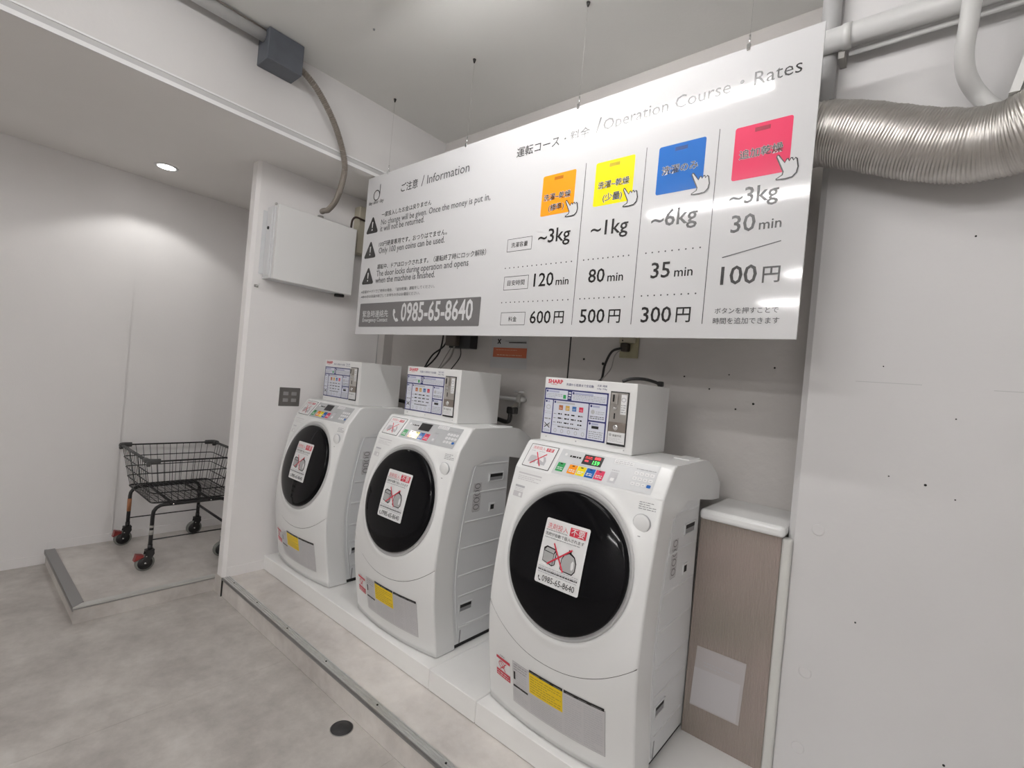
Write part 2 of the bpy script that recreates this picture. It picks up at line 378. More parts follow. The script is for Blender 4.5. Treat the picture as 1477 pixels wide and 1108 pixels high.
# low ledge in the alcove with aluminium edging
led = empty('floor_ledge', (0, 0, 0)); led['kind'] = 'structure'
LX, LY, LZ = -3.355, 0.55, 0.088
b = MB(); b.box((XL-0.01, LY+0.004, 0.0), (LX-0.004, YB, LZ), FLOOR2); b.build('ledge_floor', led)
b = MB(); b.prism([(XL-0.008, LY-0.004), (LX+0.002, LY-0.004), (LX-0.045, LY+0.048), (XL-0.008, LY+0.048)], LZ-0.004, LZ+0.006, ALUD, 'z'); b.box((XL-0.008, LY-0.004, LZ-0.02), (LX, LY+0.002, LZ), ALUD); b.build('edging_strip', led)
b = MB(); b.prism([(LX+0.004, LY-0.004), (LX+0.004, 1.236), (LX-0.036, 1.236), (LX-0.036, LY+0.04)], LZ-0.004, LZ+0.005, mat('pale_edging', (0.60, 0.60, 0.575), 0.35, 0.2), 'z'); b.box((LX, LY, LZ-0.010), (LX+0.003, 1.236, LZ-0.004), ALUD); b.build('edging_strip', led)
b = MB(); b.box((LX-0.003, LY, 0.0), (LX+0.001, 1.236, LZ-0.012), FLOOR2); b.build('ledge_riser', led)
b = MB(); b.box((LX, 1.229, 0.0), (XP, 1.2365, ZU), FLOOR2); b.box((XP-0.002, 1.227, 0.0), (XP+0.001, 1.237, ZU), DARK); b.build('corner_riser', led)

# white slab plinth under the machines
pl = empty('floor_plinth', (0, 0, 0)); pl['kind'] = 'structure'
b = MB(); b.box((XP, 1.482, ZU), (0.9, YP, ZPL-0.006), DARK); b.build('plinth_core', pl)
b = MB(); b.box((XP, YP, ZU), (-0.33, YB, ZPL-0.002), SLAB); b.build('slab', pl)
for x0, x1 in ((XP, -1.562), (-1.562, -1.275), (-1.275, 0.9)):
    b = MB(); b.bbox((x0+0.001, 1.475, ZU+0.0015), (x1-0.001, YP, ZPL), SLAB, 0.003, 1); b.build('slab', pl)

# ------------------------------------------------------------------ lights: ceiling tube fixtures, added fill tubes and the alcove downlight
def tube_fixture(x0, x1, y, zt, label, M=None):
    t = empty('tube_light', ((x0+x1)/2, y, ZC)); L = (x1-x0)/2
    tag(t, label, 'ceiling light')
    b = MB(); b.prism([(-0.035, -0.001), (0.035, -0.001), (0.05, zt-ZC+0.022), (0.05, zt-ZC+0.018), (-0.05, zt-ZC+0.018), (-0.05, zt-ZC+0.022)], -L-0.02, L+0.02, FIXW, 'x'); b.build('fixture_body', t)
    b = MB(); b.tube([(-L, 0, zt-ZC), (L, 0, zt-ZC)], 0.0145, M or TUBE, 14); b.build('tube', t)
    for s in (-1, 1):
        b = MB(); b.box((s*L-0.012, -0.016, zt-ZC-0.016), (s*L+0.012, 0.016, zt-ZC+0.05), FIXW); b.build('lamp_holder', t)
tube_fixture(-1.83, -0.62, 1.0, 3.0, 'bare fluorescent tube fixture on the ceiling nearest the hanging sign')
tube_fixture(-1.86, -0.66, -0.34, 3.0, 'bare fluorescent tube fixture on the ceiling, second from the hanging sign')
tube_fixture(-1.28, -0.08, -2.70, 3.0, 'bare fluorescent tube fixture on the ceiling, third from the hanging sign', TUBE_R)
tube_fixture(-1.95, -0.75, -4.40, 3.0, 'bare fluorescent tube fixture on the ceiling, farthest from the hanging sign', TUBE_R)
for k, (yy, wd) in enumerate(((-1.0, 'nearest the pillar wall'), (-2.70, 'second from the pillar wall'), (-4.4, 'farthest from the pillar wall'))):  # unseen fill tubes, added to raise the overall brightness
    tube_fixture(0.55, 1.75, yy, 3.0, 'added fill tube out of view in the right-hand row of the ceiling, ' + wd, FILL_TUBE)
dl = empty('downlight', (-3.985, 0.934, ZS+0.012)); tag(dl, 'round recessed white downlight lit in the lowered ceiling of the alcove', 'ceiling light')
b = MB(); b.lathe([(0.052, -0.001), (0.052, -0.006), (0.066, -0.004), (0.068, 0.0)], FIXW, (0,0,0), 'z', 32); b.build('trim_ring', dl)
b = MB(); b.lathe([(0.0, -0.0075), (0.04, -0.007), (0.053, -0.004), (0.053, -0.001)], LAMPD, (0,0,0), 'z', 32); b.build('lamp_lens', dl)
sp = bpy.data.lights.new('downlight_spot', 'SPOT'); sp.energy = DOWNLIGHT_W; sp.spot_size = math.radians(118); sp.spot_blend = 0.25; sp.shadow_soft_size = 0.04; sp.color = (1.0, 0.985, 0.96)
so = bpy.data.objects.new('downlight_spot', sp); COL.objects.link(so); so.parent = dl; so.location = (0, 0, -0.03)

# ------------------------------------------------------------------ hanging sign
sign = empty('rate_sign', (SX0, SY, SZ0)); tag(sign, 'large glossy white sign of washing courses and prices hung on wires over the machines', 'sign')
b = MB(); b.bbox((0, 0, 0), (SX1-SX0, 0.006, SZ1-SZ0), SIGNW, 0.0008, 1); b.build('sign_board', sign)
def sf(u, v, L): return (u-SX0, -0.0004*L-0.0001, v-SZ0)
def sheet(): return Sheet(sf)
def put(sh, name): return sh.build(name, sign)
s = sheet(); s.ring(-2.694, 2.588, 0.034, 0.034, 0.006, INK); s.rect(-2.665, 2.588, -2.659, 2.652, INK, n=1); s.text('day after day', -2.773, -2.615, 2.536, INK, bold=0.006); put(s, 'shop_emblem')
s = sheet(); s.text('ご注意', -2.444, -2.289, 2.566, INK, bold=0.004); s.text('/', -2.256, -2.233, 2.562, INKM); s.text('Information', -2.206, -1.869, 2.566, INKM, bold=0.0, sy=0.98); put(s, 'heading_text')
s = sheet(); s.text('運転コース・料金', -1.549, -1.148, 2.566, INK, bold=0.003); s.text('/', -1.119, -1.095, 2.568, INK); s.text('Operation Course・Rates', -1.084, -0.364, 2.571, INK, bold=-0.004); put(s, 'heading_text')
for (ax, az) in ((-2.710, 2.457), (-2.710, 2.301), (-2.710, 2.136)):
    s = sheet(); p = []
    for cx, cy, a0 in ((ax, az-0.014, 30), (ax-0.050, az-0.097, 150), (ax+0.050, az-0.097, 270)):
        for k in range(5):
            q = math.radians(a0+30*k); p.append((cx+0.010*math.cos(q), cy+0.010*math.sin(q)))
    s.poly(p, INK, 1); s.poly([(ax-0.006, az-0.035), (ax+0.006, az-0.035), (ax+0.0035, az-0.072), (ax-0.0035, az-0.072)], SIGNW, 2); s.disc(ax, az-0.085, 0.0055, SIGNW, 2)
    put(s, 'warning_triangle')
rows = [('一度投入したお金は戻りません', -2.619, -2.151, 2.441, 1, 1.0), ('No change will be given. Once the money is put in,', -2.618, -1.698, 2.390, 0, 1.12), ('it will not be returned.', -2.622, -2.200, 2.350, 0, 1.12),
        ('100円硬貨専用です。おつりはでません。', -2.620, -1.999, 2.257, 1, 1.0), ('Only 100 yen coins can be used.', -2.617, -2.012, 2.213, 0, 1.12),
        ('運転中、ドアはロックされます。（運転終了時にロック解除）', -2.618, -1.694, 2.117, 1, 1.0), ('The door locks during operation and opens', -2.619, -1.812, 2.072, 0, 1.12), ('when the machine is finished.', -2.623, -2.066, 2.030, 0, 1.12),
        ('※容量オーバーでご使用の場合、「追加乾燥」運転をしてください。', -2.769, -2.060, 1.973, 2, 0.9), ('※前の方の洗濯が終了してお待ちの方はお電話ください。', -2.764, -2.182, 1.942, 2, 0.9)]
for grp in (rows[0:3], rows[3:5], rows[5:8], rows[8:10]):
    s = sheet()
    for t, x0, x1, z, k, sy in grp: s.text(t, x0, x1, z, INK if k == 1 else INKM, bold=0.003 if k == 1 else (0.005 if k == 0 else 0.0), sy=sy)
    put(s, 'notice_text')
s = sheet(); s.rrect(-2.766, 1.760, -1.699, 1.907, 0.006, BANN, 1)
s.text('緊急時連絡先', -2.730, -2.462, 1.823, SIGNW, 2, bold=0.002); s.text('Emergency Contact', -2.726, -2.464, 1.792, SIGNW, 2, bold=0.01)
def phone(s, x, y, h, M, L=2):
    p = [(0.05,1.0),(0.25,0.97),(0.38,0.72),(0.22,0.60),(0.30,0.42),(0.48,0.22),(0.66,0.30),(0.92,0.10),(0.80,0.0),(0.5,0.0),(0.22,0.22),(0.03,0.55),(0.0,0.85)]
    s.poly([(x+a*h*0.85, y+b*h) for a, b in p], M, L)
phone(s, -2.415, 1.790, 0.075, SIGNW)
s.text('0985-65-8640', -2.335, -1.752, 1.794, SIGNW, 2, bold=0.018, sy=1.42); put(s, 'phone_banner')
def hand(s, x0, z0, x1, z1):
    P = [(x0+a*(x1-x0), z0+b*(z1-z0)) for a, b in HAND]; cx = sum(p[0] for p in P)/len(P); cz = sum(p[1] for p in P)/len(P)
    s.poly(P, INK, 5)
    Q = []
    n = len(P)
    for i in range(n):
        a, c_, d = Vector(P[i-1]), Vector(P[i]), Vector(P[(i+1) % n])
        e1 = (c_-a).normalized(); e2 = (d-c_).normalized(); nn = Vector((e1.y+e2.y, -(e1.x+e2.x)))
        if nn.length < 1e-6: nn = Vector((e1.y, -e1.x))
        nn.normalize(); Q.append(tuple(c_+nn*0.0042))
    s.poly(Q, SIGNW, 6)
cards = [(-1.374, ORC, 'orange', [('洗濯~乾燥', -1.361, -1.217, 2.325), ('(標準)', -1.330, -1.248, 2.276)], (-1.244, 2.232, -1.172, 2.308)),
         (-1.100, YEC, 'yellow', [('洗濯~乾燥', -1.083, -0.941, 2.328), ('(少量)', -1.055, -0.968, 2.273)], (-0.968, 2.231, -0.897, 2.309)),
         (-0.826, BLC, 'blue', [('洗濯のみ', -0.807, -0.673, 2.330)], (-0.696, 2.230, -0.623, 2.313)),
         (-0.552, PINKC, 'pink', [('追加乾燥', -0.532, -0.399, 2.327)], (-0.420, 2.229, -0.348, 2.315))]
SLOT = {'orange': mat('slot_orange', (0.45, 0.15, 0.01), 0.2), 'yellow': mat('slot_yellow', (0.5, 0.38, 0.01), 0.2), 'blue': mat('slot_blue', (0.01, 0.05, 0.2), 0.2), 'pink': mat('slot_pink', (0.33, 0.02, 0.05), 0.2)}
for x, M, nm, tx, h in cards:
    s = sheet(); s.rrect(x, 2.255, x+0.176, 2.437, 0.008, M, 1); s.rect(x+0.063, 2.410, x+0.110, 2.424, SLOT[nm], 2, n=1)
    for t, a, c_, z in tx:
        s.text(t, a, c_, z, SIGNW, 3, bold=0.034); s.text(t, a, c_, z, INK, 4, bold=0.004)
    hand(s, *h); o = put(s, 'course_card'); o['label'] = nm + ' course card with a pointing hand'
s = sheet()
for x in (-1.151, -0.878, -0.606): s.rect(x-0.0014, 1.764, x+0.0014, 2.451, INKM, 1, n=1)
put(s, 'divider_lines')
for (z0, z1, t, xa, xb, tz) in ((2.113, 2.174, '洗濯容量', -1.532, -1.432, 2.134), (1.931, 1.995, '目安時間', -1.534, -1.430, 1.953), (1.764, 1.825, '料金', -1.508, -1.458, 1.783)):
    s = sheet(); s.frame(-1.557, z0, -1.408, z1, 0.0022, INKM, 1); s.text(t, xa, xb, tz, INK, 2, bold=0.0); put(s, 'row_caption')
for parts in ([('~3kg', -1.372, -1.201, 2.133)], [('~1kg', -1.097, -0.929, 2.133)], [('~6kg', -0.831, -0.658, 2.133)], [('~3kg', -0.551, -0.400, 2.172)],
              [('120', -1.376, -1.268, 1.939), ('min', -1.253, -1.187, 1.939)], [('80', -1.089, -1.014, 1.939), ('min', -0.999, -0.930, 1.939)], [('35', -0.814, -0.741, 1.939), ('min', -0.723, -0.656, 1.939)],
              [('30', -0.538, -0.462, 2.076), ('min', -0.449, -0.383, 2.076)], [('100', -0.5560, -0.4428, 1.899), ('円', -0.4244, -0.3740, 1.903)], [('600', -1.3790, -1.2646, 1.772), ('円', -1.2460, -1.1950, 1.776)], [('500', -1.1130, -0.9974, 1.772), ('円', -0.9786, -0.9270, 1.776)], [('300', -0.8380, -0.7211, 1.772), ('円', -0.7022, -0.6500, 1.776)],
              [('ボタンを押すことで', -0.566, -0.368, 1.800), ('時間を追加できます', -0.569, -0.363, 1.765)]):
    s = sheet()
    for t, a, c_, z in parts: s.text(t, a, c_, z, INK if len(t) < 6 else INKM, 2, bold=0.010 if len(t) < 6 else 0.004)
    put(s, 'rate_text')
s = sheet()
for x0, x1, z, n in ((-1.556, -1.181, 2.036, 15), (-1.559, -1.181, 1.872, 15), (-1.120, -0.914, 2.036, 10), (-1.121, -0.916, 1.873, 10), (-0.842, -0.637, 2.037, 9), (-0.844, -0.638, 1.873, 9)):
    for k in range(n): s.disc(x0+(x1-x0)*k/(n-1), z, 0.0032, INKM, 2, 8)
s.line((-0.558, 1.993), (-0.379, 2.031), 0.0035, INKM); put(s, 'dotted_rules')['kind'] = 'stuff'
# hanging wires with clamps (each reaches the ceiling)
for x in (-2.596, -1.911, -1.220, -0.535):
    lx = x-SX0
    b = MB(); b.tube([(lx, 0.004, SZ1-SZ0+0.02), (lx, 0.004, ZC-SZ0)], 0.0005, CABG, 6); b.build('hanging_wire', sign)
    b = MB(); b.bbox((lx-0.006, -0.004, SZ1-SZ0-0.012), (lx+0.006, 0.010, SZ1-SZ0+0.012), CHROME, 0.002, 1); b.tube([(lx, 0.004, SZ1-SZ0+0.01), (lx, 0.004, SZ1-SZ0+0.045)], 0.003, CHROME, 8); b.build('wire_clamp', sign)
    b = MB(); b.lathe([(0.009, ZC-SZ0-0.0005), (0.007, ZC-SZ0-0.008), (0.003, ZC-SZ0-0.02), (0, ZC-SZ0-0.02)], INK, (lx, 0.004, 0), 'z', 12); b.build('ceiling_anchor', sign)
b = MB(); b.lathe([(0.006, -0.001), (0.005, -0.006), (0, -0.006)], INKG, (-2.18, 1.297, ZC), 'z', 10); b.build('ceiling_screw', ceil)

# ------------------------------------------------------------------ washer-dryer
W = 0.641
def hermite(tab, z):
    n = len(tab)
    if z <= tab[0][0]: return tab[0][1]
    if z >= tab[-1][0]: return tab[-1][1]
    for i in range(n-1):
        if tab[i][0] <= z <= tab[i+1][0]: break
    def sl(j):
        a, c = max(j-1, 0), min(j+1, n-1); return (tab[c][1]-tab[a][1])/(tab[c][0]-tab[a][0])
    h = tab[i+1][0]-tab[i][0]; t = (z-tab[i][0])/h
    return (2*t**3-3*t*t+1)*tab[i][1]+(t**3-2*t*t+t)*h*sl(i)+(-2*t**3+3*t*t)*tab[i+1][1]+(t**3-t*t)*h*sl(i+1)
YE = [(0, .064), (.14, .038), (.28, .016), (.42, .006), (.617, .022), (.79, .052), (.947, .092)]
BOW = [(0, .036), (.42, .040), (.67, .030), (.947, .010)]
def ye(z):
    if z > .947: return .092+(z-.947)*(.076/.107)
    return hermite(YE, z)
def base(x, z, R=.008):
    bw = hermite(BOW, z) if z <= .947 else .010*max(0, 1-(z-.947)/.107)
    y = ye(z)-bw*(1-(2*x/W-1)**2); d = max(0.0, min(x, W-x))
    if d < R: y += R-math.sqrt(max(0, R*R-(R-d)**2))
    return y
def seam(x): return .300+.120*abs(2*x/W-1)**2.2
DC = Vector((.330, base(.33, .672), .672))
_t = Vector((0, base(.33, .90)-base(.33, .44), .46)).normalized()
DU, DV = Vector((1, 0, 0)), _t
DN = Vector((0, -_t.z, _t.y))
DR = .246
def dome(r): return -.010+.030*math.sqrt(max(0.0, 1-(r/(DR*1.02))**2))
def dfr(a, b_, h): return tuple(DC+DU*a+DV*b_+DN*h)
def make_machine():
    t = empty('washing_machine', (0, 0, 0))
    # upper front shell: rings morph from the round door opening out to the shell's edge
    RH = .263; cx, cz = .330, .672
    TOP = .947
    ang = [2*PI*k/96 for k in range(96)]+[math.atan2(z-cz, x-cx) % (2*PI) for x, z in ((0, TOP), (W, TOP), (0, seam(0)), (W, seam(W)))]
    ang = sorted(set(round(a, 6) for a in ang)); N = len(ang)
    S_ = [0, .03, .08, .16, .28, .42, .58, .72, .84, .91, .955, .98, 1.0]
    vs = []
    for a in ang:
        ca, sa = math.cos(a), math.sin(a)
        lo, hi = RH, 1.0
        for _ in range(40):
            mid = (lo+hi)/2; x, z = cx+mid*ca, cz+mid*sa
            if -1e-9 <= x <= W+1e-9 and z <= TOP+1e-9 and z >= seam(min(max(x, 0), W))-1e-9: lo = mid
            else: hi = mid
        rb = lo
        hx, hy = RH*ca, RH*sa
        for q in S_:
            r = RH+(rb-RH)*q; x = min(max(cx+r*ca, 0), W); z = cz+r*sa
            lip = .0045*math.exp(-((r-RH-.012)/.012)**2)*min(1, (rb-RH)/.03)
            vs.append((x, base(x, z)-lip*(1 if q > 0 else 0), z))
    fs = []; K = len(S_)
    for i in range(N):
        j = (i+1) % N
        for k in range(K-1): fs.append((i*K+k, i*K+k+1, j*K+k+1, j*K+k))
    b = MB(); b.add(vs, fs, WHP, True)
    # lower lip turned inwards
    n = 40; lv = []
    for i in range(n+1):
        x = W*i/n; z = seam(x); y = base(x, z); lv += [(x, y, z), (x, y+.007, z+.0005)]
    b.add(lv, [(2*i, 2*i+2, 2*i+3, 2*i+1) for i in range(n)], WHP, False)
    b.build('front_shell', t)
    # lower kick panel, set back a little under the shell
    b = MB(); n = 40; m_ = 12; vs = []
    xs_ = [W*i/n for i in range(n+1)]; xs_ = [0, .0006, .0022, .005, .009]+xs_[1:-1]+[W-.009, W-.005, W-.0022, W-.0006, W]; n = len(xs_)-1
    for i in range(n+1):
        for k in range(m_+1):
            z = .004+(seam(xs_[i])-.0022-.004)*k/m_; vs.append((xs_[i], base(xs_[i], z)+.0006, z))
    b.add(vs, [(i*(m_+1)+k, (i+1)*(m_+1)+k, (i+1)*(m_+1)+k+1, i*(m_+1)+k+1) for i in range(n) for k in range(m_)], WHP, True)
    b.add([(x, base(x, .004)+.0006, .004) for x in xs_]+[(x, .12, .004) for x in xs_], [(i, i+1, n+2+i, n+1+i) for i in range(n)], WHP)
    b.build('kick_panel', t)
    b = MB(); vs = []
    for x in xs_[3:-3]: vs += [(x, base(x, seam(x))+.0068, seam(x)-.012), (x, base(x, seam(x))+.0068, seam(x)+.006)]
    b.add(vs, [(2*i, 2*i+2, 2*i+3, 2*i+1) for i in range(len(vs)//2-1)], DARK); b.build('seam_shade_strip', t)  # dark strip stands in for the shade inside the seam
    # sloping control panel shell, rolled over into the top
    rowz = [(.0, .0)]; b = MB(); prof = [(.092, .947), (.0927, .948), (.1254, .994), (.1588, 1.041), (.1645, 1.0475), (.171, 1.0525), (.180, 1.0545), (.193, 1.055)]
    vs = []
    for x in xs_:
        d = max(0, min(x, W-x)); R = .008
        c = R-math.sqrt(max(0, R*R-(R-d)**2)) if d < R else 0
        for k, (y, z) in enumerate(prof):
            bw = .010*max(0, 1-(z-.947)/.107)*(1-(2*x/W-1)**2)
            vs.append((x, y-bw+c*(1-.6*k/7), z-c*.9*k/7))
    m_ = len(prof)-1
    b.add(vs, [(i*(m_+1)+k, (i+1)*(m_+1)+k, (i+1)*(m_+1)+k+1, i*(m_+1)+k+1) for i in range(n) for k in range(m_)], WHP, True)
    b.build('control_panel', t)
    # side faces: plastic front wrap, steel cabinet, top cover
    zz = [.004, .14, .28, .42, .52, .617, .70, .79, .87, .947, 1.0, 1.036]
    fr = [(ye(z)+.0078, z) for z in zz]
    b = MB(); b.prism(fr+[(.184, 1.0535), (.30, 1.0545), (.30, .90)]+[(ye(z)+.115, z) for z in (.87, .79, .70, .617, .52, .42, .28, .14, .004)], 0.0, W, WHP, 'x'); b.build('front_wrap', t)
    b = MB(); b.prism([(ye(z)+.10, z) for z in (.022, .14, .28, .42, .52, .617, .70, .79, .87, .93)]+[(.458, .93), (.462, .60), (.486, .30), (.486, .022)], .003, W-.003, WHS, 'x'); b.build('steel_cabinet', t)
    b = MB(); tp = [(.19, 1.0547), (.48, 1.0552), (.515, 1.050), (.565, 1.030), (.62, 1.0), (.660, .968), (.668, .955), (.688, .955), (.690, .880), (.60, .885), (.46, .905), (.30, .918), (ye(.92)+.14, .922), (.225, 1.0)]
    b.prism(tp, .001, W-.001, WHP, 'x'); b.build('top_cover', t)
    b = MB(); b.bbox((.548, .38, 1.053), (W-.03, .50, 1.058), WHP, .003, 1); b.build('top_hatch', t)
    b = MB(); b.box((.012, .105, 0.0), (W-.010, .486, .024), DARK); b.build('base_tray', t)
    # door rim and glass
    b = MB(); vs = []; NN = 72; rr = [(RH, None), (RH-.004, -.012), (RH-.010, -.019), (DR-.002, -.021), (DR-.02, -.021)]
    for r, h in rr:
        for k in range(NN):
            q = 2*PI*k/NN; a, c = r*math.cos(q), r*math.sin(q)
            if h is None: vs.append((cx+a, base(cx+a, cz+c)-.0005, cz+c))
            else: vs.append(dfr(a, c, h))
    b.add(vs, [(i*NN+k, i*NN+(k+1) % NN, (i+1)*NN+(k+1) % NN, (i+1)*NN+k) for i in range(len(rr)-1) for k in range(NN)], RIMG, True); b.build('door_rim', t)
    d = None
    b = MB(); vs = []; rr = [DR, DR, DR*.985, DR*.96, DR*.9, DR*.8, DR*.65, DR*.5, DR*.3, DR*.12]
    hh = [-.022, dome(DR)-.004]+[dome(r) for r in rr[2:]]
    for r, h in zip(rr, hh):
        for k in range(NN): q = 2*PI*k/NN; vs.append(dfr(r*math.cos(q), r*math.sin(q), h))
    fs = [(i*NN+k, i*NN+(k+1) % NN, (i+1)*NN+(k+1) % NN, (i+1)*NN+k) for i in range(len(rr)-1) for k in range(NN)]+[[(len(rr)-1)*NN+k for k in range(NN)]]
    b.add(vs, fs, BLKG, True); door = b.build('door', t)
    # sticker on the door: no detergent needed
    sh = Sheet(lambda a, c, L: dfr(a, c, dome(math.hypot(a, c))+.0012+.0005*L))
    X0, X1, Z0, Z1 = -.090, .095, -.096, .133
    nn = 6
    for i in range(nn):
        for j in range(nn):
            u0, u1 = X0+(X1-X0)*i/nn, X0+(X1-X0)*(i+1)/nn; v0, v1 = Z0+(Z1-Z0)*j/nn, Z0+(Z1-Z0)*(j+1)/nn
            if (i in (0, nn-1)) and (j in (0, nn-1)):
                cu, cv = (X0 if i == 0 else X1), (Z0 if j == 0 else Z1); su, sv = (1 if i == 0 else -1), (1 if j == 0 else -1); r = .006
                o = (cu+su*(u1-u0), cv+sv*(v1-v0))
                p = [o, (o[0], cv), (cu+su*r, cv), (cu+su*r*.3, cv+sv*r*.3), (cu, cv+sv*r), (cu, o[1])]
                sh.poly(p, PAPER, 0)
            else: sh.poly([(u0, v0), (u1, v0), (u1, v1), (u0, v1)], PAPER, 0)
    sh.text('洗剤投入', -.080, .010, .098, RED, 2, bold=-.006); sh.rect(.018, .092, .084, .122, RED, 2); sh.text('不要', .024, .078, .0975, PAPER, 3, bold=.004)
    sh.text('洗剤が自動で投入されます', -.082, .082, .073, INK, 2); sh.greek(-.082, .089, .010, .095, 1, INKG, 2, 3); sh.greek(-.082, .063, .070, .069, 1, INKG, 2, 4)
    GB = mat('drawing_grey', (.42, .42, .42), .4)
    sh.poly([(-.072, -.018), (-.074, .028), (-.062, .037), (-.022, .033), (-.016, .026), (-.016, -.020), (-.028, -.028)], INK, 2)
    sh.poly([(-.070, -.016), (-.071, .017), (-.028, .014), (-.028, -.024)], GB, 3); sh.poly([(-.070, .020), (-.060, .032), (-.024, .029), (-.028, .016)], GB, 3); sh.poly([(-.026, -.023), (-.026, .015), (-.019, .024), (-.019, -.019)], GB, 3)
    sh.poly([(.006, -.026), (.006, .008), (.014, .026), (.030, .036), (.030, .046), (.042, .046), (.042, .037), (.058, .028), (.068, .008), (.068, -.020), (.058, -.034), (.018, -.032)], INK, 2)
    sh.poly([(.009, -.024), (.009, .007), (.017, .023), (.034, .033), (.055, .025), (.065, .006), (.065, -.018), (.057, -.030), (.020, -.029)], GB, 3)
    sh.poly([(.050, -.016), (.048, .004), (.053, .014), (.058, .010), (.060, -.010), (.055, -.018)], PAPER, 4)
    sh.line((-.048, -.024), (.044, .048), .0055, RED, 6); sh.line((-.034, .052), (.022, -.034), .0055, RED, 6)
    sh.greek(-.082, -.060, .084, -.034, 4, INKL, 2, 5, .4); sh.greek(-.082, -.052, .084, -.045, 1, INK, 3, 8)
    phone(sh, -.076, -.088, .017, INK, 2); sh.text('0985-65-8640', -.058, .078, -.086, INK, 2, bold=0.0, sy=1.2)
    sh.build('door_sticker', t)
    # controls on the sloping panel
    sd, cd = .5790, .8150
    def pf(u, v, L):
        z = .947+cd*v; bw = .010*max(0, 1-(z-.947)/.107)*(1-(2*u/W-1)**2); o_ = .0012+.0005*L
        return (u, .092+sd*v-bw-cd*o_, z+sd*o_)
    sh = Sheet(pf); sh.rect(.185, .008, .592, .119, GREYP, 0); 
    sh.rect(.292, .070, .376, .112, BLK, 2); face = sh
    sh.rect(.420, .098, .498, .116, PAPER, 2); sh.greek(.425, .100, .494, .114, 2, INKL, 3, 2); sh.greek(.232, .086, .282, .096, 1, INK, 2, 7, .7); sh.disc(.212, .096, .006, PAPER, 2)
    for k, (x, w_, M) in enumerate(((.196, .034, GRC), (.250, .036, ORC), (.289, .036, YEC), (.328, .036, BLC), (.367, .036, PINKC))):
        sh.rect(x, .020, x+w_, .058, M, 2); sh.greek(x+.005, .026, x+w_-.004, .040, 2, PAPER, 3, k+3, .5); sh.rect(x+w_*.35, .051, x+w_*.65, .055, INK, 3)
    sh.rect(.424, .020, .454, .064, INKL, 2); sh.rect(.432, .028, .446, .040, PAPER, 3); sh.greek(.424, .068, .454, .074, 1, INKG, 2, 4)
    for r in range(3):
        for c in range(4):
            x = .510+.0195*c; v = .072-.021*r; last = r == 2 and c == 3
            sh.rrect(x, v, x+.0150, v+.0120, .003, (BLC if last else PAPER), 2); 
            if not last: sh.rect(x+.004, v+.004, x+.011, v+.0075, INKL, 3)
    sh.greek(.512, .092, .585, .098, 1, INKG, 2, 9); sh.greek(.255, .061, .400, .066, 1, INKL, 2, 6)
    sh.build('control_face', t)
    sh = Sheet(pf); sh.rrect(.030, .010, .168, .117, .004, INK, 0); sh.rrect(.0325, .0125, .1655, .1145, .003, PAPER, 1)
    sh.text('洗剤投入', .045, .108, .094, RED, 2, bold=-.004); sh.rect(.114, .091, .150, .106, RED, 2); sh.text('不要', .118, .146, .0935, PAPER, 3, bold=.004); sh.greek(.045, .083, .112, .088, 1, INKL, 2, 11)
    sh.poly([(.052, .032), (.052, .058), (.058, .064), (.088, .064), (.088, .032)], INKL, 2); sh.poly([(.098, .030), (.098, .050), (.108, .064), (.128, .064), (.138, .048), (.138, .028)], INKL, 2)
    sh.line((.066, .026), (.128, .078), .0045, RED, 4); sh.line((.076, .080), (.118, .022), .0045, RED, 4); sh.build('panel_sticker', t)
    # start button and small print on the upper front
    bfn = lambda u, v, L: (u, base(u, v)-.0006-.0005*L, v)
    bx, bz = .584, .862
    b = MB(); b.lathe([(.031, .002), (.031, -.0035), (.030, -.0040)], INKL, (bx, base(bx, bz), bz), 'y', 32); b.lathe([(.030, -.0035), (.0285, -.006), (.024, -.0075), (0, -.0085)], WHP, (bx, base(bx, bz), bz), 'y', 32); b.build('start_button', t)
    sh = Sheet(bfn); sh.greek(bx-.032, .817, bx+.004, .823, 1, INKG, 1, 5, .5); sh.greek(.562, .904, .622, .932, 4, INKG, 1, 6, .35)
    sh.rect(.030, .925, .150, .930, PAPERG, 0); sh.greek(.032, .900, .150, .920, 3, PAPERG, 0, 3, .4)
    sh.rect(.030, .872, .080, .880, INKL, 1); sh.greek(.030, .858, .078, .870, 2, PAPERG, 1, 8, .4); sh.rect(.028, .835, .078, .856, PAPERG, 1); sh.disc(.064, .845, .007, PAPER, 2)
    sh.build('front_print', t)
    # printed notices on the kick panel
    kf = lambda u, v, L: (u, base(u, v)+.0006-.0012-.0006*L, v)
    sh = Sheet(kf); sh.rect(.058, .205, .138, .216, RED, 1); sh.rect(.058, .135, .138, .162, RED, 1); sh.rect(.058, .162, .138, .205, PAPER, 0)
    sh.ring(.090, .188, .018, .014, .003, RED, 2); sh.line((.080, .166), (.118, .202), .003, RED, 3); sh.line((.082, .200), (.112, .166), .003, RED, 3); sh.greek(.062, .139, .134, .158, 2, PAPER, 2, 2, .3)
    sh.greek(.080, .220, .106, .228, 1, INKG, 1, 4); sh.build('red_notice', t)
    sh = Sheet(kf); sh.rect(.156, .075, .545, .238, PAPERG, 0)
    sh.greek(.160, .206, .228, .236, 3, INKG, 1, 1, .3); sh.rect(.159, .168, .168, .200, INK, 1); sh.greek(.172, .150, .226, .202, 6, INKL, 1, 2, .25)
    sh.rect(.157, .138, .232, .146, INK, 1); sh.greek(.160, .080, .228, .134, 7, INKL, 1, 3, .25)
    sh.rect(.240, .236, .388, .247, INK, 1); sh.rect(.240, .156, .388, .236, YELL, 1); sh.greek(.246, .162, .382, .230, 7, mat('print_brown', (.40, .28, .02), .4), 2, 5, .25); sh.greek(.244, .080, .384, .150, 9, INKL, 1, 6, .25)
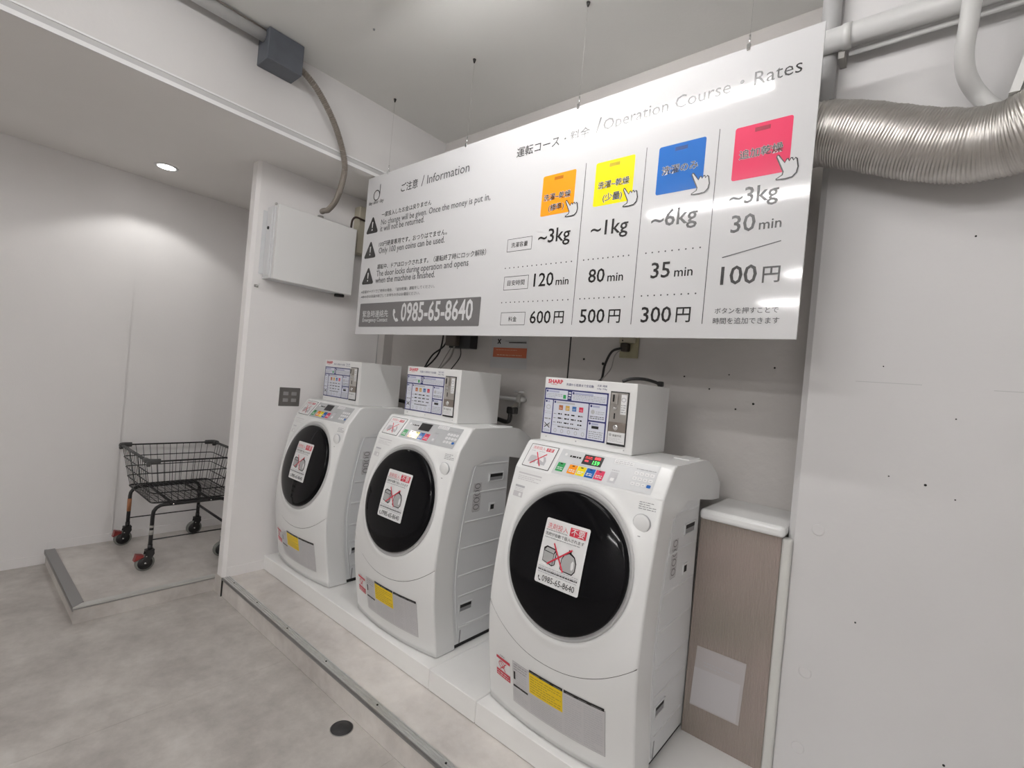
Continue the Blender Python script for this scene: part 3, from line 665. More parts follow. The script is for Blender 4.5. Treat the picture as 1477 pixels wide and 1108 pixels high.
    sh.rect(.393, .236, .543, .247, INK, 1); sh.greek(.396, .080, .462, .230, 18, INKL, 1, 7, .25); sh.greek(.470, .080, .538, .230, 18, INKL, 1, 8, .25)
    sh.frame(.154, .073, .547, .240, .0012, INKG, 1); sh.build('paper_notice', t)
    # side fittings on both flanks
    for sx in (0, 1):
        X = (W-.003) if sx else .003; s_ = 1 if sx else -1
        def bxs(b_, y0, y1, z0, z1, t0, t1, M): b_.box((min(X+s_*t0, X+s_*t1), y0, z0), (max(X+s_*t0, X+s_*t1), y1, z1), M)
        for (y0, y1, z0, z1) in ((.315, .425, .788, .832), (.185, .275, .172, .216)):
            b = MB()
            bxs(b, y0, y1, z1-.005, z1, -.002, .004, WHS); bxs(b, y0, y1, z0, z0+.005, -.002, .004, WHS); bxs(b, y0, y0+.006, z0, z1, -.002, .004, WHS); bxs(b, y1-.006, y1, z0, z1, -.002, .004, WHS)
            bxs(b, y0+.006, y1-.006, z0+.005, z0+.022, -.002, .0008, mat('pocket_grey', (.30, .30, .31), .5)); bxs(b, y0+.006, y1-.006, z0+.022, z1-.005, -.002, .0009, DARK); b.build('hand_grip', t)
        b = MB(); bxs(b, .335, .375, .640, .680, -.002, .003, WHS); bxs(b, .343, .368, .648, .672, .001, .0035, DARK); b.build('side_socket', t)
        for z in (.095, .245, .345, .475, .600, .735, .870):
            b = MB(); y0, y1 = ye(z)+.150, .452
            b.add([(X, y0, z), (X, y1, z), (X+s_*.0030, y1-.004, z+.010), (X+s_*.0030, y0+.006, z+.010), (X, y0, z+.013), (X, y1, z+.013)], [(0, 1, 2, 3), (3, 2, 5, 4), (0, 3, 4), (1, 5, 2)], WHS); b.build('embossed_rib', t)
        b = MB(); n_ = 12; pts = [(X+s_*.0008, ye(.03+.85*k/n_)+.138, .03+.85*k/n_) for k in range(n_+1)]; b.tube(pts, .0022, WHS, 6); b.build('embossed_edge', t)
        sh = Sheet(lambda u, v, L: (X+s_*(.0008+.0004*L), u, v)); sh.rect(.212, .655, .268, .790, PAPERG, 0)
        for k in range(4): sh.ring(.240, .775-.034*k, .020, .013, .003, INKM, 1, 10); sh.greek(.216, .752-.034*k, .264, .758-.034*k, 1, INKG, 1, k)
        sh.build('side_label', t)
        b = MB(); bxs(b, .205, .212, .022, .085, -.001, .0012, mat('pocket_grey', (.30, .30, .31), .5)); b.build('side_slot', t)
    return t
def children(o): return [c for c in bpy.data.objects if c.parent is o]
def copy_tree(o, parent=None):
    c = o.copy(); COL.objects.link(c); c.parent = parent
    for ch in children(o): copy_tree(ch, c)
    return c
proto = make_machine()
MG = 'front-loading washer-dryers on the white plinth'
labels = ['front-loading white coin washer-dryer nearest the partition wall, farthest from the camera, display dark',
          'middle white coin washer-dryer in the row on the plinth, its display dark',
          'front-loading white coin washer-dryer nearest the camera, its display lit red and green']
machines = []
for i, x0 in enumerate((-3.180, -2.240, -1.263)):
    o = proto if i == 0 else copy_tree(proto)
    o.location = (x0, 1.48, ZPL+0.0005); tag(o, labels[i], 'washing machine', MG); machines.append(o)
# the nearest machine: reflected light painted into a whiter control face, and a lit display
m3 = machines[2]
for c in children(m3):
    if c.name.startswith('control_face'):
        c.data = c.data.copy(); c['label'] = 'control face painted paler for reflected light, with lit display'
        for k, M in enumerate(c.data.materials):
            if M == GREYP: c.data.materials[k] = GREYP_LIT
sd, cd = .5790, .8150
def pf3(u, v, L):
    z = .947+cd*v; bw = .010*max(0, 1-(z-.947)/.107)*(1-(2*u/W-1)**2); o_ = .0012+.0005*L
    return (u, .092+sd*v-bw-cd*o_, z+sd*o_)
sh = Sheet(pf3); sh.text('159', .338, .366, .075, LEDG, 4, bold=.02); sh.rect(.340, .097, .364, .107, LEDR, 4, n=1); sh.rect(.303, .082, .318, .088, LEDR, 4, n=1); sh.greek(.300, .094, .330, .106, 2, LEDR, 4, 3, .3)
o = sh.build('display_digits', m3); o['label'] = 'lit red and green display digits'

# ------------------------------------------------------------------ coin boxes
def make_coin_box():
    BW, BD, BH = .430, .305, .272
    t = empty('coin_box', (0, 0, 0))
    b = MB(); b.bbox((0, 0, 0), (BW, BD, BH), WHB, .003, 2); b.build('case', t)
    f = lambda u, v, L: (u, -.0008-.0004*L, v)
    sh = Sheet(f); sh.rect(.004, .228, .312, .268, PAPER, 0)
    sh.text('SHARP', .018, .092, .2475, RED, 2, bold=.035, sy=.9); sh.greek(.034, .240, .066, .244, 1, RED, 1, 2)
    sh.text('洗濯から乾燥まで全自動', .110, .242, .2425, NAVY, 2, bold=.0); sh.text('洗濯 / 乾燥', .258, .302, .249, NAVY, 2, bold=.0); sh.text('6.0kg / 3.0kg', .258, .302, .238, NAVY, 2, bold=.0)
    sh.rect(.004, .030, .312, .226, NAVY, 0)
    LW = mat('label_lilac_white', (.68, .70, .78), .4)
    cells = [(.010, .182, .122, .220), (.142, .182, .306, .220), (.010, .036, .050, .176), (.055, .036, .226, .176), (.231, .112, .306, .176), (.231, .036, .306, .106)]
    for k, (x0, z0, x1, z1) in enumerate(cells): sh.rrect(x0, z0, x1, z1, .003, LW, 1)
    sh.greek(.126, .186, .138, .218, 3, PAPER, 1, 3, .5)
    for k, (x0, z0, x1, z1) in enumerate(cells): sh.disc(x0+.008, z1-.007, .005, NAVY, 3, 10); sh.rect(x0+.015, z1-.0115, x0+(x1-x0)*.62, z1-.004, (LILAC if k != 3 else INKL), 2, n=1)
    sh.greek(.014, .186, .095, .206, 3, INKG, 2, 4, .3); sh.rect(.100, .186, .114, .202, GRC, 2, n=1); sh.greek(.148, .186, .300, .210, 4, INKG, 2, 5, .3)
    for k, M in enumerate((mat('print_orange_brown', (.45, .14, .05), .4), mat('print_ochre', (.62, .38, .08), .4), mat('print_blue', (.05, .17, .45), .4), mat('print_crimson', (.62, .03, .08), .4))):
        x = .084+.033*k; sh.rect(x, .138, x+.020, .158, M, 2, n=1); sh.greek(x+.003, .142, x+.017, .150, 2, PAPER, 3, k, .3)
        for r, z in enumerate((.116, .098, .080)): sh.greek(x-.002, z, x+.021, z+.009, 1, INK, 2, 10*k+r, .6)
    for z in (.116, .098, .080): sh.greek(.060, z, .076, z+.008, 1, INKG, 2, 3, .4)
    sh.rect(.058, .0715, .222, .0730, INKL, 2); sh.greek(.085, .064, .190, .070, 1, INK, 2, 8, .6)
    for k in range(5): sh.ring(.074+.034*k, .050, .008, .009, .003, INKL, 2, 8)
    sh.ring(.030, .145, .012, .010, .003, INKL, 2, 10); sh.greek(.014, .115, .046, .130, 2, INKL, 2, 4, .3); sh.greek(.014, .090, .046, .100, 1, INKG, 2, 5, .5)
    sh.disc(.022, .066, .007, INKL, 2); sh.disc(.038, .066, .007, INKL, 2); sh.line((.016, .056), (.044, .078), .003, INK, 3); sh.line((.016, .078), (.044, .056), .003, INK, 3); sh.greek(.013, .040, .047, .052, 2, INKG, 2, 6, .3)
    sh.disc(.248, .146, .009, INKL, 2); sh.greek(.262, .138, .300, .152, 2, INKG, 2, 7, .3); sh.greek(.236, .118, .300, .132, 2, INK, 2, 8, .35)
    sh.rect(.248, .080, .280, .091, BLK, 2, n=1); sh.greek(.236, .040, .300, .072, 4, INKG, 2, 9, .35)
    sh.build('instruction_board', t)
    # coin mechanism
    x0, x1 = .322, .400
    b = MB(); b.box((x0, -.004, .028), (x1, .002, .236), BLK); b.box((x0+.003, -.0055, .118), (x1-.003, -.003, .232), STEEL); b.box((x0+.003, -.0055, .080), (x1-.003, -.003, .118), BROWNS); b.box((x0+.003, -.005, .036), (x1-.003, -.003, .080), PAPER); b.build('coin_panel', t)
    b = MB(); b.bbox((x0+.008, -.016, .186), (x0+.036, -.004, .228), STEEL, .003, 2); b.box((x0+.018, -.0175, .196), (x0+.024, -.015, .224), DARK); b.build('coin_inlet', t)
    b = MB(); b.lathe([(.009, -.004), (.009, -.008), (.0065, -.012), (.005, -.018), (0, -.0185)], CHROME, (x0+.026, 0, .172), 'y', 20); b.build('return_button', t)
    b = MB(); b.box((x0+.022, -.0065, .130), (x0+.027, -.005, .152), DARK); b.box((x0+.006, -.0075, .125), (x0+.040, -.005, .128), STEEL); b.build('coin_slot', t)
    b = MB(); b.lathe([(.011, -.004), (.011, -.009), (.008, -.011), (.0035, -.011), (0, -.0095)], CHROME, (x0+.034, 0, .098), 'y', 20); b.build('lock', t)
    sh = Sheet(lambda u, v, L: (u, -.0060-.0004*L, v)); sh.rect(x1-.030, .150, x1-.006, .226, PAPER, 0); sh.ring(x1-.019, .206, .010, .009, .003, INKL, 1, 12); sh.greek(x1-.028, .155, x1-.008, .190, 4, INKG, 1, 4, .3)
    sh.disc(x0+.014, .068, .006, INKL, 1); sh.text('両替不可', x0+.024, x0+.062, .063, INK, 1, bold=.0); sh.greek(x0+.008, .042, x0+.068, .058, 3, INKL, 1, 6, .3); sh.build('coin_labels', t)
    for px_ in (.03, .18, .395):
        b = MB(); b.lathe([(0, -.0015), (.003, -.001), (.003, .001)], INKL, (px_, 0, .015 if px_ > .3 else .018), 'y', 8); b.build('screw', t)
    return t
bx0 = make_coin_box()
bl = ['white steel coin box with price board on the washer-dryer farthest from the camera', 'white steel coin box with price board on the middle washer-dryer', 'white steel coin box with price board on the washer-dryer nearest the camera']
for i, x in enumerate((-3.088, -2.198, -1.244)):
    o = bx0 if i == 0 else copy_tree(bx0)
    o.location = (x, 1.703, ZPL+1.0560); tag(o, bl[i], 'coin box', 'coin boxes on top of the washer-dryers')

# ------------------------------------------------------------------ laundry cart in the alcove
cart = empty('laundry_cart', (-4.0, 1.18, LZ)); tag(cart, 'black wire laundry cart with red brake levers on the low alcove ledge', 'cart')
def cx_(p): return (p[0]+4.0, p[1]-1.18, p[2]-LZ)
def ctube(name, pts, r, M, parent=cart, seg=8, close=False):
    b = MB(); b.tube([cx_(p) for p in pts], r, M, seg, close=close); return b.build(name, parent)
xf, xn, y0, y1, zt = -4.345, -3.645, .895, 1.495, .795
bxf, bxn, by0, by1, zb = -4.285, -3.70, .945, 1.445, .515
def rect_path(xa, xb, ya, yb, z, r=.03):
    out = []
    for cx, cy, a in ((xb-r, yb-r, 0), (xa+r, yb-r, 90), (xa+r, ya+r, 180), (xb-r, ya+r, 270)):
        for k in range(5): q = math.radians(a+22.5*k); out.append((cx+r*math.cos(q), cy+r*math.sin(q), z))
    return out
ctube('basket_rim', rect_path(xf, xn, y0, y1, zt), .0055, BLKM, close=True)
def lerp(a, c, t): return a+(c-a)*t
for k, t in enumerate((.28, .53, .76)):
    ctube('basket_hoop_wire', rect_path(lerp(xf, bxf, t), lerp(xn, bxn, t), lerp(y0, by0, t), lerp(y1, by1, t), lerp(zt, zb, t)), .0034, BLKM, close=True, seg=6)
ctube('basket_floor_rim', rect_path(bxf, bxn, by0, by1, zb), .0045, BLKM, close=True, seg=6)
b = MB()
def wire(p, q, r=.0018): b.tube([cx_(p), cx_(q)], r, BLKM, 5)
for k in range(1, 14):
    t = k/14; wire((lerp(xf, xn, t), y0, zt), (lerp(bxf, bxn, t), by0, zb)); wire((lerp(xf, xn, t), y1, zt), (lerp(bxf, bxn, t), by1, zb))
for k in range(1, 14):
    t = k/14; wire((xf, lerp(y0, y1, t), zt), (bxf, lerp(by0, by1, t), zb)); wire((xn, lerp(y0, y1, t), zt), (bxn, lerp(by0, by1, t), zb))
for k in range(1, 22): t = k/22; wire((lerp(bxf, bxn, t), by0, zb), (lerp(bxf, bxn, t), by1, zb))
for k in range(1, 16): t = k/16; wire((bxf, lerp(by0, by1, t), zb+.003), (bxn, lerp(by0, by1, t), zb+.003))
o = b.build('basket_wires', cart); o['kind'] = 'stuff'
for yy in (y0, y1):
    o = ctube('push_handle', [(xf+.05, yy, zt+.002), (xn-.05, yy, zt+.002)], .0095, HANDG)
for x in (xf, xn):
    for yy in (y0, y1):
        sx, sy = (1 if x == xf else -1), (1 if yy == y0 else -1)
        b = MB(); b.tube(smooth_path([cx_((x+sx*.062, yy-sy*.002, zt+.002)), cx_((x+sx*.020, yy-sy*.001, zt+.002)), cx_((x+sx*.001, yy+sy*.018, zt+.001)), cx_((x-sx*.002, yy+sy*.062, zt))], 5), .0165, HANDG, 10)
        b.bbox(cx_((x-.010, yy-.010, zt-.030)), cx_((x+.012, yy+.012, zt+.004)), HANDG, .005, 2); b.build('corner_cap', cart)
for x in (-4.262, -3.695):
    pts = [(x, .955, LZ+.125)]+[(x, .955, z) for z in (.30, .44)]+[(x, .955+.055*(1-math.cos(math.radians(a))), .445+.055*math.sin(math.radians(a))) for a in (20, 45, 70, 90)]+[(x, 1.10, .500), (x, 1.25, .500)]
    pts += [(x, 1.395-.055*(1-math.cos(math.radians(a))), .445+.055*math.sin(math.radians(a))) for a in (90, 70, 45, 20)]+[(x, 1.395, z) for z in (.44, .30, LZ+.125)]
    ctube('hoop_leg', pts, .0115, BLKM, seg=10)
    ctube('side_rod', [(x, .955, .280), (x, 1.395, .280)], .0042, BLKM)
ctube('cross_tube', [(-4.262, 1.395, .315), (-3.695, 1.395, .315)], .0085, BLKM)
for yy in (1.06, 1.28):
    ctube('basket_bearer', [(-4.262, yy, .503), (-3.695, yy, .503)], .008, BLKM)
    for x in (-4.262, -3.695):
        b = MB(); b.bbox(cx_((x-.016, yy-.022, .492)), cx_((x+.016, yy+.022, .514)), BLKM, .003, 1); b.lathe([(.005, .0), (.005, .003), (0, .004)], CHROME, cx_((x+.0155, yy, .502)), 'x', 8); b.build('bracket', cart)
for x in (-4.262, -3.695):
    for yy, dr in ((.955, -1), (1.395, -1)):
        wc = (x, yy+dr*.022, LZ+.052)
        if yy > 1.2: wc = (x, yy-.018, LZ+.052)
        ca = empty('caster', cx_((x, yy, LZ+.12))); ca.parent = cart
        def cc(p): return (p[0]-x, p[1]-yy, p[2]-LZ-.12)
        b = MB(); b.lathe([(.022, -.012), (.049, -.013), (.052, -.008), (.052, .008), (.049, .013), (.022, .012)], RUB, cc(wc), 'x', 28); b.lathe([(0, -.013), (.040, -.0135), (.040, .0135), (0, .013)], BLK, cc(wc), 'x', 24); b.build('wheel', ca)
        b = MB()
        for s_ in (-1, 1):
            b.prism([(cc((0, yy+.020, 0))[1], .012), (cc((0, yy-.022, 0))[1], .010), (cc((0, wc[1]-.016, 0))[1], cc((0, 0, wc[2]-.008))[2]), (cc((0, wc[1]+.014, 0))[1], cc((0, 0, wc[2]-.010))[2]), (cc((0, yy+.024, 0))[1], -.015)], s_*.017-.0018, s_*.017+.0018, BLK, 'x')
        b.box((-.019, -.024, .004), (.019, .022, .014), BLK); b.tube([(0, 0, .01), (0, 0, .045)], .0135, BLK, 12)
        b.tube([cc((x-.021, wc[1], wc[2])), cc((x+.021, wc[1], wc[2]))], .0055, CHROME, 8); b.tube([cc((x-.020, wc[1]+.004, wc[2]+.042)), cc((x+.020, wc[1]+.004, wc[2]+.042))], .004, CHROME, 8); b.build('fork', ca)
        if yy < 1.2:
            b = MB(); yb_ = cc((0, wc[1], 0))[1]; zb_ = cc((0, 0, wc[2]))[2]
            b.add([(-.020, yb_-.012, zb_+.052), (.020, yb_-.012, zb_+.052), (.020, yb_-.050, zb_+.062), (-.020, yb_-.050, zb_+.062), (-.020, yb_-.060, zb_+.020), (.020, yb_-.060, zb_+.020), (.020, yb_-.045, zb_+.026), (-.020, yb_-.045, zb_+.026), (-.020, yb_-.012, zb_+.040), (.020, yb_-.012, zb_+.040)],
                  [(0, 1, 2, 3), (3, 2, 5, 4), (4, 5, 6, 7), (7, 6, 9, 8), (8, 9, 1, 0), (1, 9, 6, 2), (2, 6, 5), (0, 3, 7, 8), (3, 4, 7)], REDP); o = b.build('brake_lever', ca); o['label'] = 'red plastic brake lever'
b = MB(); b.tube([cx_((-4.262, .955, .33)), cx_((-4.262, .955, .42))], .0128, ORT, 12); o = b.build('leg_tape', cart); o['label'] = 'orange tape on leg'
b = MB(); b.tube([cx_((-3.695, .955, .315)), cx_((-3.695, .955, .345))], .0126, CABG, 12); b.tube([cx_((-3.695, .955, .36)), cx_((-3.695, .955, .375))], .0126, CABG, 12); o = b.build('leg_tape', cart); o['label'] = 'grey tape on leg'

# ------------------------------------------------------------------ fittings on the partition wall and beam
c = empty('electrical_cabinet', (XP, 1.58, 2.005)); tag(c, 'white steel electrical cabinet mounted high on the partition wall', 'cabinet')
b = MB(); b.bbox((0, -.275, 0), (.105, .27, .455), WHS, .003, 1); b.box((.0, -.30, .03), (.004, .29, .43), WHS); b.build('body', c)
b = MB(); b.bbox((.107, -.268, -.004), (.140, .275, .460), WHB, .004, 2); b.build('door', c)
b = MB(); b.bbox((.02, -.282, .02), (.085, -.274, .44), WHS, .002, 1); b.build('side_flange', c)
b = MB(); b.lathe([(.0105, -.284), (.009, -.290), (0, -.291)], BLK, (.055, 0, .315), 'y', 14); b.build('black_plug', c)
b = MB(); b.lathe([(.009, .455), (.009, .470), (.006, .475), (0, .475)], CHROME, (.085, -.262, 0), 'z', 12); b.build('top_screw', c)
b = MB(); b.tube([(.05, .20, -.012), (.10, .24, -.012)], .011, CABL, 8); b.build('cable_gland', c)
b = MB(); b.lathe([(.024, .455), (.024, .470), (.019, .474), (.019, .488)], CABG, (.075, .035, 0), 'z', 16); b.build('conduit_collar', c)
b = MB(); b.bbox((0, 1.905, 2.325), (.075, 2.13, 2.66), BEIGE, .004, 1); bb = b.build('meter_box'); bb.location = (XP, 0, 0); tag(bb, 'beige box on the partition wall half hidden behind the hanging sign', 'box')
b = MB(); b.box((.075, 1.955, 2.36), (.082, 2.10, 2.60), BLK); o = b.build('dark_window', bb)
b = MB(); b.tube(smooth_path([(-3.15, 1.835, 2.458), (-3.15, 1.84, 2.53), (-3.15, 1.865, 2.562), (-3.15, 1.91, 2.562), (-3.16, 1.98, 2.56)], 6), .007, mat('cable_dark_brown', (.045, .025, .02), .5), 8); tag(b.build('arched_cable'), 'dark brown cable arching from the cabinet top into the beige box', 'cable')
b = MB(); b.bbox((-2.74, .985, 3.005), (-2.615, 1.165, 3.163), GBOX, .003, 1); tag(b.build('junction_box'), 'slate grey junction box under the ceiling on the beam face', 'junction box')
cp = smooth_path([(-2.675, 1.160, 3.075), (-2.665, 1.205, 3.055), (-2.66, 1.28, 3.000), (-2.665, 1.37, 2.905), (-2.70, 1.455, 2.810), (-2.725, 1.51, 2.70), (-2.80, 1.545, 2.62), (-2.92, 1.58, 2.545), (-3.05, 1.605, 2.515), (-3.12, 1.613, 2.522), (-3.155, 1.615, 2.520)], 10)
rs = []; L = 0; CB = MB(); fine = []
for i in range(len(cp)-1):
    n = max(2, int((cp[i+1]-cp[i]).length/0.0022))
    for k in range(n): fine.append(cp[i].lerp(cp[i+1], k/n))
CB.tube(fine, [.0165+.0014*(1 if (i//2) % 2 else -1) for i in range(len(fine))], CONDUIT, 10, smooth=False); tag(CB.build('flexible_conduit'), 'brown grey flexible conduit curving from the grey box down to the white cabinet', 'conduit')
tr = empty('cable_duct', (-2.70, -1.0, ZC)); tag(tr, 'painted cable duct running along the beam and ceiling corner to the grey box', 'cable duct')
b = MB(); b.tube([(.03, -4.3, -.034), (.03, 1.983, -.034)], .028, PIPEW, 14); b.build('painted_pipe', tr)
b = MB(); b.tube([(.062, -4.3, -.010), (.062, 1.2, -.012), (.056, 1.6, -.012), (.050, 1.93, -.010), (.052, 1.982, -.014)], .0035, CONDUIT, 6); b.build('black_cable', tr)
sw = empty('switch_plate', (XP, 1.548, 1.263)); tag(sw, 'steel plate with four light switches on the partition wall', 'light switch')
b = MB(); b.bbox((0, -.070, -.062), (.006, .070, .062), mat('switch_plate_steel', (.20, .19, .18), .42, .7), .003, 2); b.build('plate', sw)
for yy in (-.028, .028):
    for zz in (-.022, .022):
        b = MB(); b.bbox((.005, yy-.017, zz-.012), (.009, yy+.017, zz+.012), mat('switch_key_grey', (.34, .335, .33), .35, .3), .001, 1); b.build('switch_key', sw)
b = MB(); b.box((0, -.012, -.008), (.004, .012, .008), CABG); b.tube([(.003, 0, 0), (.035, 0, 0), (.045, 0, .012)], .004, WHB, 8); hk = b.build('wall_hook'); hk.location = (XP, 1.275, 1.955); tag(hk, 'small hook on the partition wall below the white cabinet', 'hook')

# ------------------------------------------------------------------ things on the back wall
tb = empty('terminal_box', (-2.34, YB, 1.69)); tag(tb, 'black terminal box on the back wall just under the sign above the middle machine', 'terminal box')
b = MB(); b.bbox((-.10, -.07, 0), (.10, 0, .22), BLK, .003, 1); b.build('box_body', tb)
b = MB(); b.bbox((-.10, -.105, .012), (.0, -.06, .12), mat('dusty_brown_plug', (.10, .08, .065), .6), .006, 2); b.build('plug', tb)
for k, (pts, r, M) in enumerate(((((-.20, -.03, .20), (-.21, -.04, .0), (-.215, -.10, -.10), (-.22, -.20, -.18)), .0055, CABL), (((-.15, -.03, .21), (-.155, -.05, .03), (-.20, -.12, -.06), (-.17, -.22, -.18)), .0055, CABL),
                                (((-.07, -.06, .02), (-.11, -.08, -.06), (-.10, -.14, -.14), (-.09, -.22, -.18)), .0032, CABG), (((-.04, -.07, .02), (-.045, -.10, -.07), (-.05, -.20, -.17)), .006, CABG), (((.0, -.06, .02), (.05, -.10, -.06), (.06, -.2, -.17)), .003, CABL))):
    b = MB(); b.tube(smooth_path(pts, 6), r, M, 8); b.build('hanging_cable', tb)
b = MB(); f = lambda u, v, L: (u, YB-.0008-.0004*L, v); sh = Sheet(f)
sh.rect(-2.115, 1.58, -1.815, 1.80, mat('notice_grey', (.54, .54, .54), .5), 0); sh.rect(-2.095, 1.648, -1.822, 1.708, ORS, 1); sh.greek(-2.06, 1.656, -1.86, 1.670, 1, mat('notice_cream', (.7, .45, .3), .5), 2, 3, .4); sh.greek(-2.07, 1.690, -1.90, 1.700, 1, mat('notice_cream', (.7, .45, .3), .5), 2, 5, .3)
sh.line((-2.062, 1.732), (-2.038, 1.762), .008, INK, 2); sh.line((-2.062, 1.762), (-2.038, 1.732), .008, INK, 2); sh.rect(-2.0, 1.748, -1.83, 1.752, INKG, 2); sh.rect(-1.97, 1.738, -1.83, 1.744, INK, 2)
tag(sh.build('wall_notice'), 'grey and orange notice sheet stuck on the back wall below the sign', 'notice')
ot = empty('wall_outlet', (-1.155, YB, 1.73)); tag(ot, 'old beige wall outlet with a dark plug above the nearest machine', 'outlet')
b = MB(); b.bbox((-.050, -.012, -.055), (.052, 0, .085), OLDB, .003, 1); b.build('back_plate', ot)
b = MB(); b.bbox((-.048, -.030, .020), (.036, -.010, .10), BEIGE, .003, 1); b.box((-.030, -.0315, .045), (-.024, -.029, .060), DARK); b.box((-.030, -.0315, .028), (-.024, -.029, .036), DARK); b.build('socket', ot)
b = MB(); b.bbox((-.030, -.050, -.025), (.012, -.010, .018), mat('plug_dark_brown', (.035, .025, .018), .5), .008, 2); b.build('plug', ot)
b = MB(); b.tube(smooth_path([(-.018, -.048, -.008), (-.06, -.07, -.03), (-.085, -.085, -.10), (-.075, -.12, -.17), (-.050, -.20, -.192)], 8), .0062, CABL, 8); b.build('power_cord', ot)
b = MB(); b.tube(smooth_path([(-.02, -.045, -.012), (-.045, -.065, -.05), (-.05, -.085, -.12), (-.06, -.15, -.18)], 8), .0028, CABG, 6); b.build('earth_wire', ot)
zb3 = ZPL+1.0560+.272
b = MB(); b.tube(smooth_path([(-.93, 1.80, zb3+.006), (-.90, 1.815, zb3+.020), (-.86, 1.85, zb3+.024), (-.832, 1.90, zb3+.016), (-.825, 1.93, zb3+.006)], 8), .0065, CABL, 8); b.bbox((-.836, 1.925, zb3), (-.815, 1.945, zb3+.022), CABL, .003, 1)
tag(b.build('cable_end'), 'short black cable lying on top of the nearest coin box', 'cable')
def tap(x, label):
    t = empty('water_tap', (x, YB, 1.40)); tag(t, label, 'tap', 'taps on the back wall behind the machines')
    b = MB(); b.tube([(-.22, -.05, .0), (.055, -.05, .0)], .011, PIPEW, 10); b.tube([(.055, 0, 0), (.055, -.06, 0)], .016, PIPEW, 10); b.build('supply_pipe', t)
    b = MB(); b.tube([(.055, -.06, .03), (.055, -.06, -.05)], .015, CABG, 12); b.tube([(.055, -.06, -.02), (.055, -.11, -.05), (.055, -.12, -.09)], .013, mat('brass_grey', (.35, .33, .30), .35, .8), 10); b.build('valve', t)
    b = MB(); b.tube([(.02, -.06, .045), (.09, -.06, .045)], .006, PIPEW, 8); b.tube([(.055, -.06, .025), (.055, -.06, .05)], .007, CABG, 8); b.build('tap_handle', t)
    b = MB(); b.tube(smooth_path([(.055, -.12, -.08), (.05, -.13, -.13), (-.02, -.14, -.125), (-.10, -.15, -.11), (-.16, -.18, -.10)], 8), .013, CABL, 8); b.build('black_hose', t)
    b = MB(); b.bbox((.03, -.135, -.085), (.085, -.085, -.045), CABL, .006, 1); b.build('hose_coupling', t)
tap(-1.86, 'grey water tap with black hose behind the middle coin box')
tap(-2.62, 'grey water tap with black hose between the farthest and middle coin boxes')

# frosted brown cover panel with white rounded cap
cv = empty('cover_panel', (-.47, YP, ZPL)); tag(cv, 'frosted brown cover panel with white rounded cap beside the nearest machine', 'panel')
b = MB(); xa, xb = -.150, .132
n = 84; vs = []
for i in range(n+1):
    x = xa+(xb-xa)*i/n; d = .0012*(i % 2); vs += [(x, -.022-d, 0.0), (x, -.022-d, .835)]
b.add(vs, [(2*i, 2*i+2, 2*i+3, 2*i+1) for i in range(n)], FROST); b.box((xa, -.0215, 0), (xb, -.006, .833), FROST); b.build('ribbed_sheet', cv)
b = MB(); b.bbox((xa-.002, -.040, .832), (.143, .303, .872), WHP, .014, 3); b.build('white_cap', cv)
sh = Sheet(lambda u, v, L: (u, -.0238-.0004*L, v)); PPR = mat('pale_paper_behind_frost', (.50, .47, .47), .5); PP2 = mat('paler_paper_behind_frost', (.55, .53, .54), .5)
sh.poly([(-.118, .345), (.058, .350), (.050, .120), (-.128, .115)], PPR, 0); sh.poly([(-.122, .262), (.045, .268), (.040, .125), (-.126, .120)], PP2, 1); sh.greek(-.09, .275, .02, .300, 2, INKL, 2, 4, .3); sh.build('pale_sheet', cv)

# ------------------------------------------------------------------ ducts and pipes at the top right
DP = smooth_path([(-.52, 2.27, 2.405), (-.515, 2.08, 2.41), (-.48, 1.92, 2.415), (-.40, 1.862, 2.417), (-.303, 1.852, 2.412), (-.189, 1.850, 2.372), (-.084, 1.850, 2.325), (.03, 1.845, 2.286), (.12, 1.83, 2.278), (.20, 1.80, 2.300), (.30, 1.76, 2.37), (.40, 1.72, 2.50), (.46, 1.70, 2.68), (.48, 1.70, 2.9), (.48, 1.70, 3.16)], 12)
fine = []
for i in range(len(DP)-1):
    n = max(1, int((DP[i+1]-DP[i]).length/0.0020))
    for k in range(n): fine.append(DP[i].lerp(DP[i+1], k/n))
dm = MB(); seg = 40; vs = []; up = Vector((0, 0, 1)); acc = 0
for i, p in enumerate(fine):
    t = (fine[min(i+1, len(fine)-1)]-fine[max(i-1, 0)]).normalized(); a = (up-t*up.dot(t)).normalized(); c_ = t.cross(a); up = a
    if i: acc += (fine[i]-fine[i-1]).length
    for k in range(seg):
        q = 2*PI*k/seg; r = .0985+.0021*math.sin(2*PI*(acc/.0085+k/seg))+.0012*math.sin(2*PI*(acc/.061+k/seg))**5
        r += .0012*math.sin(3*q+acc*37)*math.sin(acc*23)
        vs.append(tuple(p+(a*math.cos(q)+c_*math.sin(q))*r))
dm.add(vs, [(i*seg+k, i*seg+(k+1) % seg, (i+1)*seg+(k+1) % seg, (i+1)*seg+k) for i in range(len(fine)-1) for k in range(seg)], DUCT, True)
tag(dm.build('exhaust_duct', recalc=False), 'silver corrugated aluminium exhaust duct passing behind the sign to the right', 'duct')
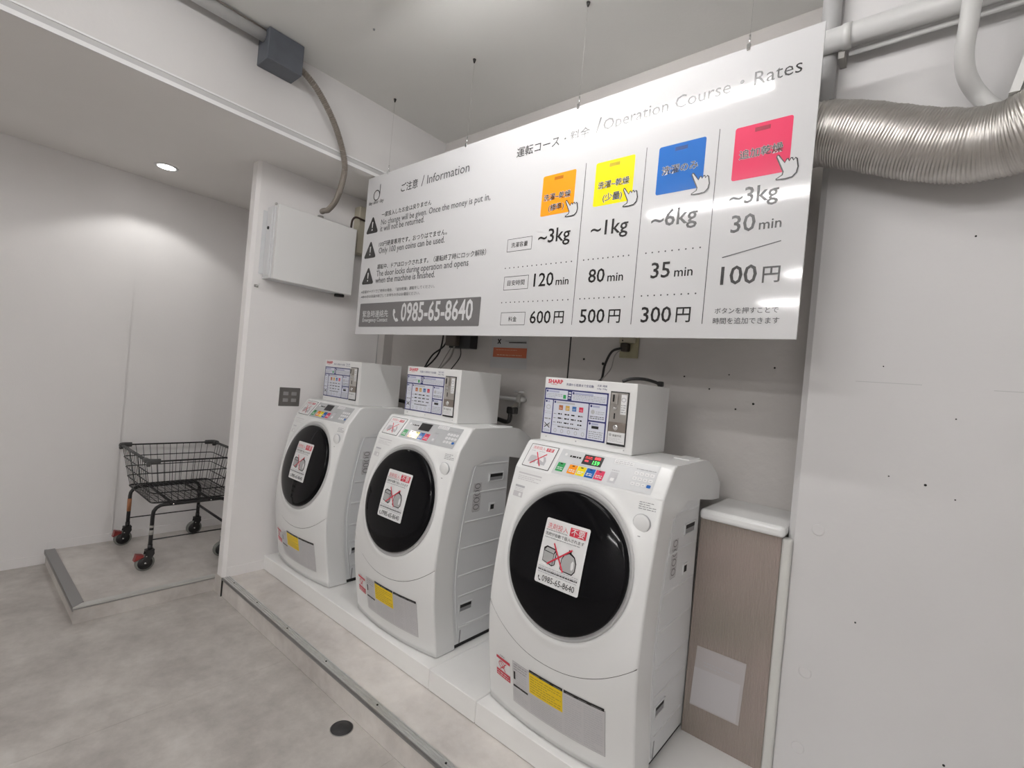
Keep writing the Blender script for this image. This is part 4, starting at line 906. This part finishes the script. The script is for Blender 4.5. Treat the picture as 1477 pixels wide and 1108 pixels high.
pp = empty('painted_pipe_run', (0, 1.90, 2.75)); tag(pp, 'white painted pipe running along the top of the right wall', 'pipe')
b = MB(); b.tube([(-.40, 0, .004), (1.5, 0, .004)], .037, PIPEW, 20); b.build('pipe', pp)
b = MB(); b.box((-.298, .01, -.058), (-.280, .076, -.030), CABG); b.tube([(-.287, 0, .004), (-.262, 0, .004)], .040, PIPEW, 20); b.build('bracket', pp)
b = MB(); b.tube([(-.27, .030, -.040), (1.5, .030, -.040)], .008, PIPEW, 10); b.build('thin_pipe', pp)
b = MB(); b.tube([(-.334, .042, -.222), (-.334, .042, .41)], .030, mat('riser_grey', (.42, .42, .42), .5), 16); pv = b.build('riser_pipe', pp)
b = MB(); b.tube(smooth_path([(.055, 1.832, 3.16), (.042, 1.832, 2.92), (.031, 1.832, 2.74), (.026, 1.835, 2.63), (.023, 1.86, 2.565), (.034, 1.895, 2.515), (.062, 1.935, 2.475), (.104, 1.948, 2.425), (.16, 1.950, 2.405), (.26, 1.950, 2.41)], 10), .0225, PIPEW, 16)
tag(b.build('white_hose'), 'white hose curving down in front of the right wall above the duct', 'hose')
rb = empty('wall_unit', (.118, 1.86, 2.375)); tag(rb, 'white metal wall unit at the upper right edge above the duct', 'unit')
b = MB(); b.prism([(.0, .0), (.02, .0), (.135, .50), (.115, .50)], -.09, .105, WHB, 'y'); b.build('front_flange', rb)
b = MB(); b.prism([(.022, .004), (.42, .004), (.42, .50), (.137, .50)], -.06, .10, mat('unit_grey', (.36, .36, .36), .5), 'y'); b.build('unit_body', rb)

# ------------------------------------------------------------------ floor drain
dr = empty('floor_drain', (-1.735, 1.172, 0)); tag(dr, 'round black rubber drain cover in the lower floor beside the step', 'drain')
b = MB(); b.lathe([(.044, .0), (.045, .0035), (.040, .006), (.030, .0065), (.028, .0085), (.012, .0095), (0, .0095)], DRAIN, (0, 0, 0), 'z', 36); b.build('rubber_cap', dr)
b = MB(); b.lathe([(.0475, .0), (.0475, .0015), (.044, .0018), (.044, 0)], CABG, (0, 0, 0), 'z', 36); b.build('rim_ring', dr)
